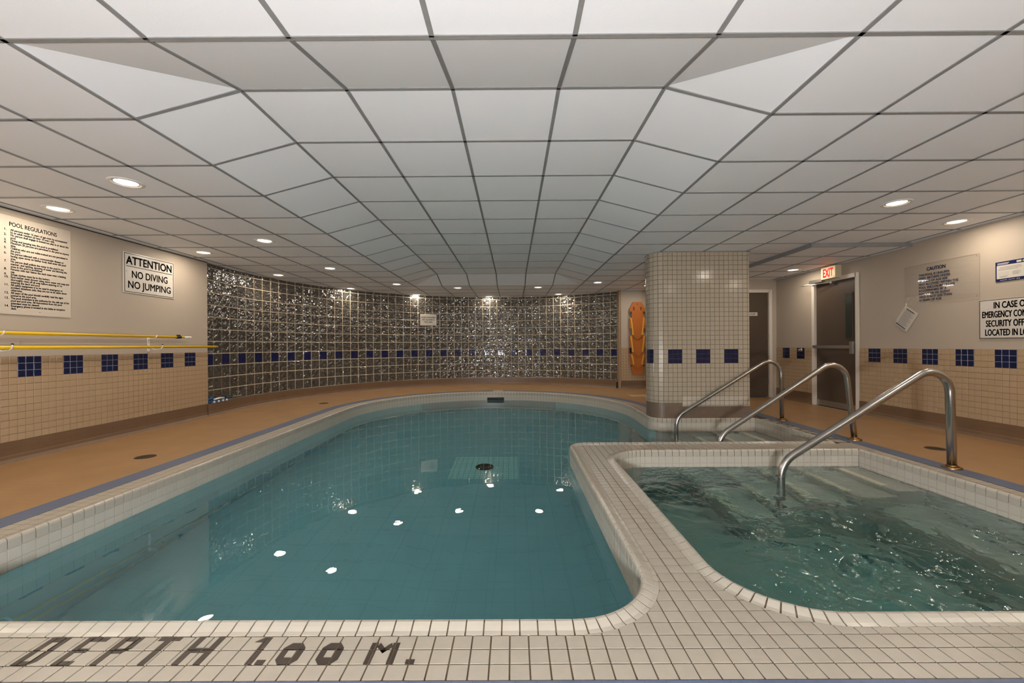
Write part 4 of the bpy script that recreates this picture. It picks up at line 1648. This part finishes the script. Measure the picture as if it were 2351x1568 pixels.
for (y0_, y1_, xs_) in ((.49, .05, .155), (.05, -.36, .16), (-.40, -.66, .145)):
    for sx_ in (-1, 1):
        ribbon([(sx_ * xs_, y0_, .026), (sx_ * (xs_ - .02), (y0_ + y1_) / 2 + .05, .034), (sx_ * (xs_ - .045), y1_ + .03, .03)], .036, 'strap', M['strap'])
    pts = [(-(xs_ - .045), y1_ + .03, .03)] + [(-.10 + .2 * k / 8, y1_ - .085 * math.sin(PI * k / 8) + .02, .042) for k in range(9)] + [((xs_ - .045), y1_ + .03, .03)]
    ribbon(pts, .020, 'strap_loop', M['strapmid'])
for sx_ in (-1, 1):
    for yy_ in (.62, -.66):
        MB().box((sx_ * .15 - .014, yy_ - .02, .022), (sx_ * .15 + .014, yy_ + .02, .034)).build('buckle', M['strapdk'], rb)

# ------------------------------------------------------------------ vacuum head and brush on the curb
def curbframe(s_, inset, z):
    p_, n_ = gpos(s_, inset)
    return frame((p_.x, p_.y, z), (-n_.y, n_.x, 0), (n_.x * 0, 0, 1))


# local x runs along the curb away from the camera (so reversed below), y up
vh = thing('vacuum_head', 'blue pool vacuum head with white rollers lying on the curb', 'vacuum head', curbframe(.21, .045, BASE_H) @ Matrix.Scale(.72, 4))
bdy = MB()
for a, b in ((-.22, .08),):
    bdy.prism([(-.27, .012), (.22, .012), (.27, .03), (.22, .045), (-.27, .045)], -.07, .07)
bdy.prism([(-.18, .045), (.10, .045), (.06, .085), (-.10, .085)], -.022, .022)
bdy.build('body', M['blueplastic'], vh)
for a in (-.20, -.06, .08, .20):
    MB().tube([(a, .022, -.085), (a, .022, .085)], .022, 14).build('roller', M['whiteplastic'], vh)
MB().tube([(-.16, .075, .05), (-.02, .085, .06), (.14, .07, .05)], .02, 10).build('hose_neck', M['whiteplastic'], vh)
MB().tube([(-.10, .09, 0), (-.20, .10, .01), (-.32, .085, .02)], .018, 10).build('handle_socket', M['blueplastic'], vh)
br = thing('leaf_rake', 'small rake head with teal grip and steel frame on the curb', 'rake', curbframe(.60, .045, BASE_H + .02) @ Matrix.Scale(.6, 4) @ Matrix.Rotation(PI, 4, 'Y'))
MB().tube([(.26, .03, .02), (.06, .032, .01)], .021, 12).build('grip', M['tealgrip'], br)
MB().tube([(.06, .032, .01), (-.14, .03, 0), (-.20, .03, -.01)], .013, 10).build('shaft', M['alu'], br)
MB().tube([(-.14, .03, 0), (-.20, .12, .0), (-.24, .15, .0), (-.30, .06, .0), (-.33, .03, 0)], .007, 8).build('frame_loop', M['alu'], br)
MB().tube([(-.12, .025, .03), (-.36, .022, .03)], .014, 10).build('head_bar', M['whiteplastic'], br)
MB().tube([(-.35, .022, .03), (-.41, .024, .03)], .017, 10).build('end_plug', M['blueplastic'], br)

# ------------------------------------------------------------------ floor drains and set tiles
for x, y, r, lb in ((-3.573, 3.984, .085, 'round brown floor drain in the deck below the yellow poles'), (4.226, 4.134, .085, 'round brown floor drain in the deck behind the spa handrail'), (-3.543, 7.675, .085, 'round brown floor drain in the deck by the curved glass wall')):
    d = thing('floor_drain', lb, 'floor drain', Matrix.Translation((x, y, 0)), 'floor drains')
    MB().lathe([(r, 0), (r, .003), (r - .012, .004), (r - .014, .002)], 26).build('ring', M['drain'], d)
    gr = MB()
    for k in range(-5, 6):
        h_ = math.sqrt(max(0, (r - .014) ** 2 - (k * .013) ** 2))
        gr.box((k * .013 - .004, -h_, -.001), (k * .013 + .004, h_, .003))
    gr.build('grate', M['drain'], d)
    MB().lathe([(r - .013, .0005), (.0001, .0005)], 26).build('sump', M['black'], d)
mk = thing('depth_marker', 'cream mosaic depth number set in the deck near the column', 'floor marker', Matrix.Translation((2.72, 8.55, 0)))
MB().box((-.30, -.16, -.002), (.30, .16, .002)).build('mosaic_panel', mat('mosaic_tan', (190, 150, 104), rough=.5), mk)
MB().box((-.22, -.10, .002), (-.04, -.06, .003)).box((-.22, .06, .002), (-.04, .10, .003)).box((-.08, -.10, .002), (-.04, .10, .003)).box((.05, -.1, .002), (.22, -.06, .003)).box((.12, -.06, .002), (.16, .1, .003)).build('mosaic_number', M['whitetile'], mk)
st = thing('skimmer_lid', 'cream square skimmer cover in the deck at the rounded pool end', 'skimmer cover', Matrix.Translation((-.36, 9.64, 0)))
MB().bevbox((-.115, -.115, 0), (.115, .115, .006), .002).build('cover', M['whitetile'], st)
MB().lathe([(.02, .006), (.02, .0075), (.0001, .0075)], 14).build('finger_plug', M['grout_l'], st)
sd = thing('smoke_detector', 'small white detector under the ceiling at the curved glass wall', 'detector', Matrix.Translation((-2.92, 10.58, HC)))
MB().box((-.07, -.05, -.045), (.07, .05, .0)).build('housing', M['whiteplastic'], sd)
MB().lathe([(.02, -.055), (.035, -.045)], 14).build('sensor', M['greytext'], sd)

# ------------------------------------------------------------------ fit the lettering widths
bpy.context.view_layer.update()
for o, w_ in FITS:
    if o.dimensions.x > 1e-6:
        o.scale.x = w_ / o.dimensions.x
bpy.context.view_layer.update()
dg = bpy.context.evaluated_depsgraph_get()
for o in [o for o in SC.objects if o.type == 'FONT']:
    me = bpy.data.meshes.new_from_object(o.evaluated_get(dg))
    bw = o.get('bold', 0)
    if bw:
        sxx = max(o.scale.x, 1e-3)
        mbx = MB()
        src = [tuple(v.co) for v in me.vertices]
        fcs = [tuple(p.vertices) for p in me.polygons]
        for dx, dy in ((-bw / sxx, 0), (bw / sxx, 0), (0, -bw), (0, bw)):
            mbx.add([(x + dx, y + dy, z) for x, y, z in src], fcs)
        me = mbx.mesh('lettering', me.materials[0])
    nm, par, ml = o.name.split('.')[0], o.parent, o.matrix_local.copy()
    bpy.data.objects.remove(o)
    obj(nm, me, par, ml)
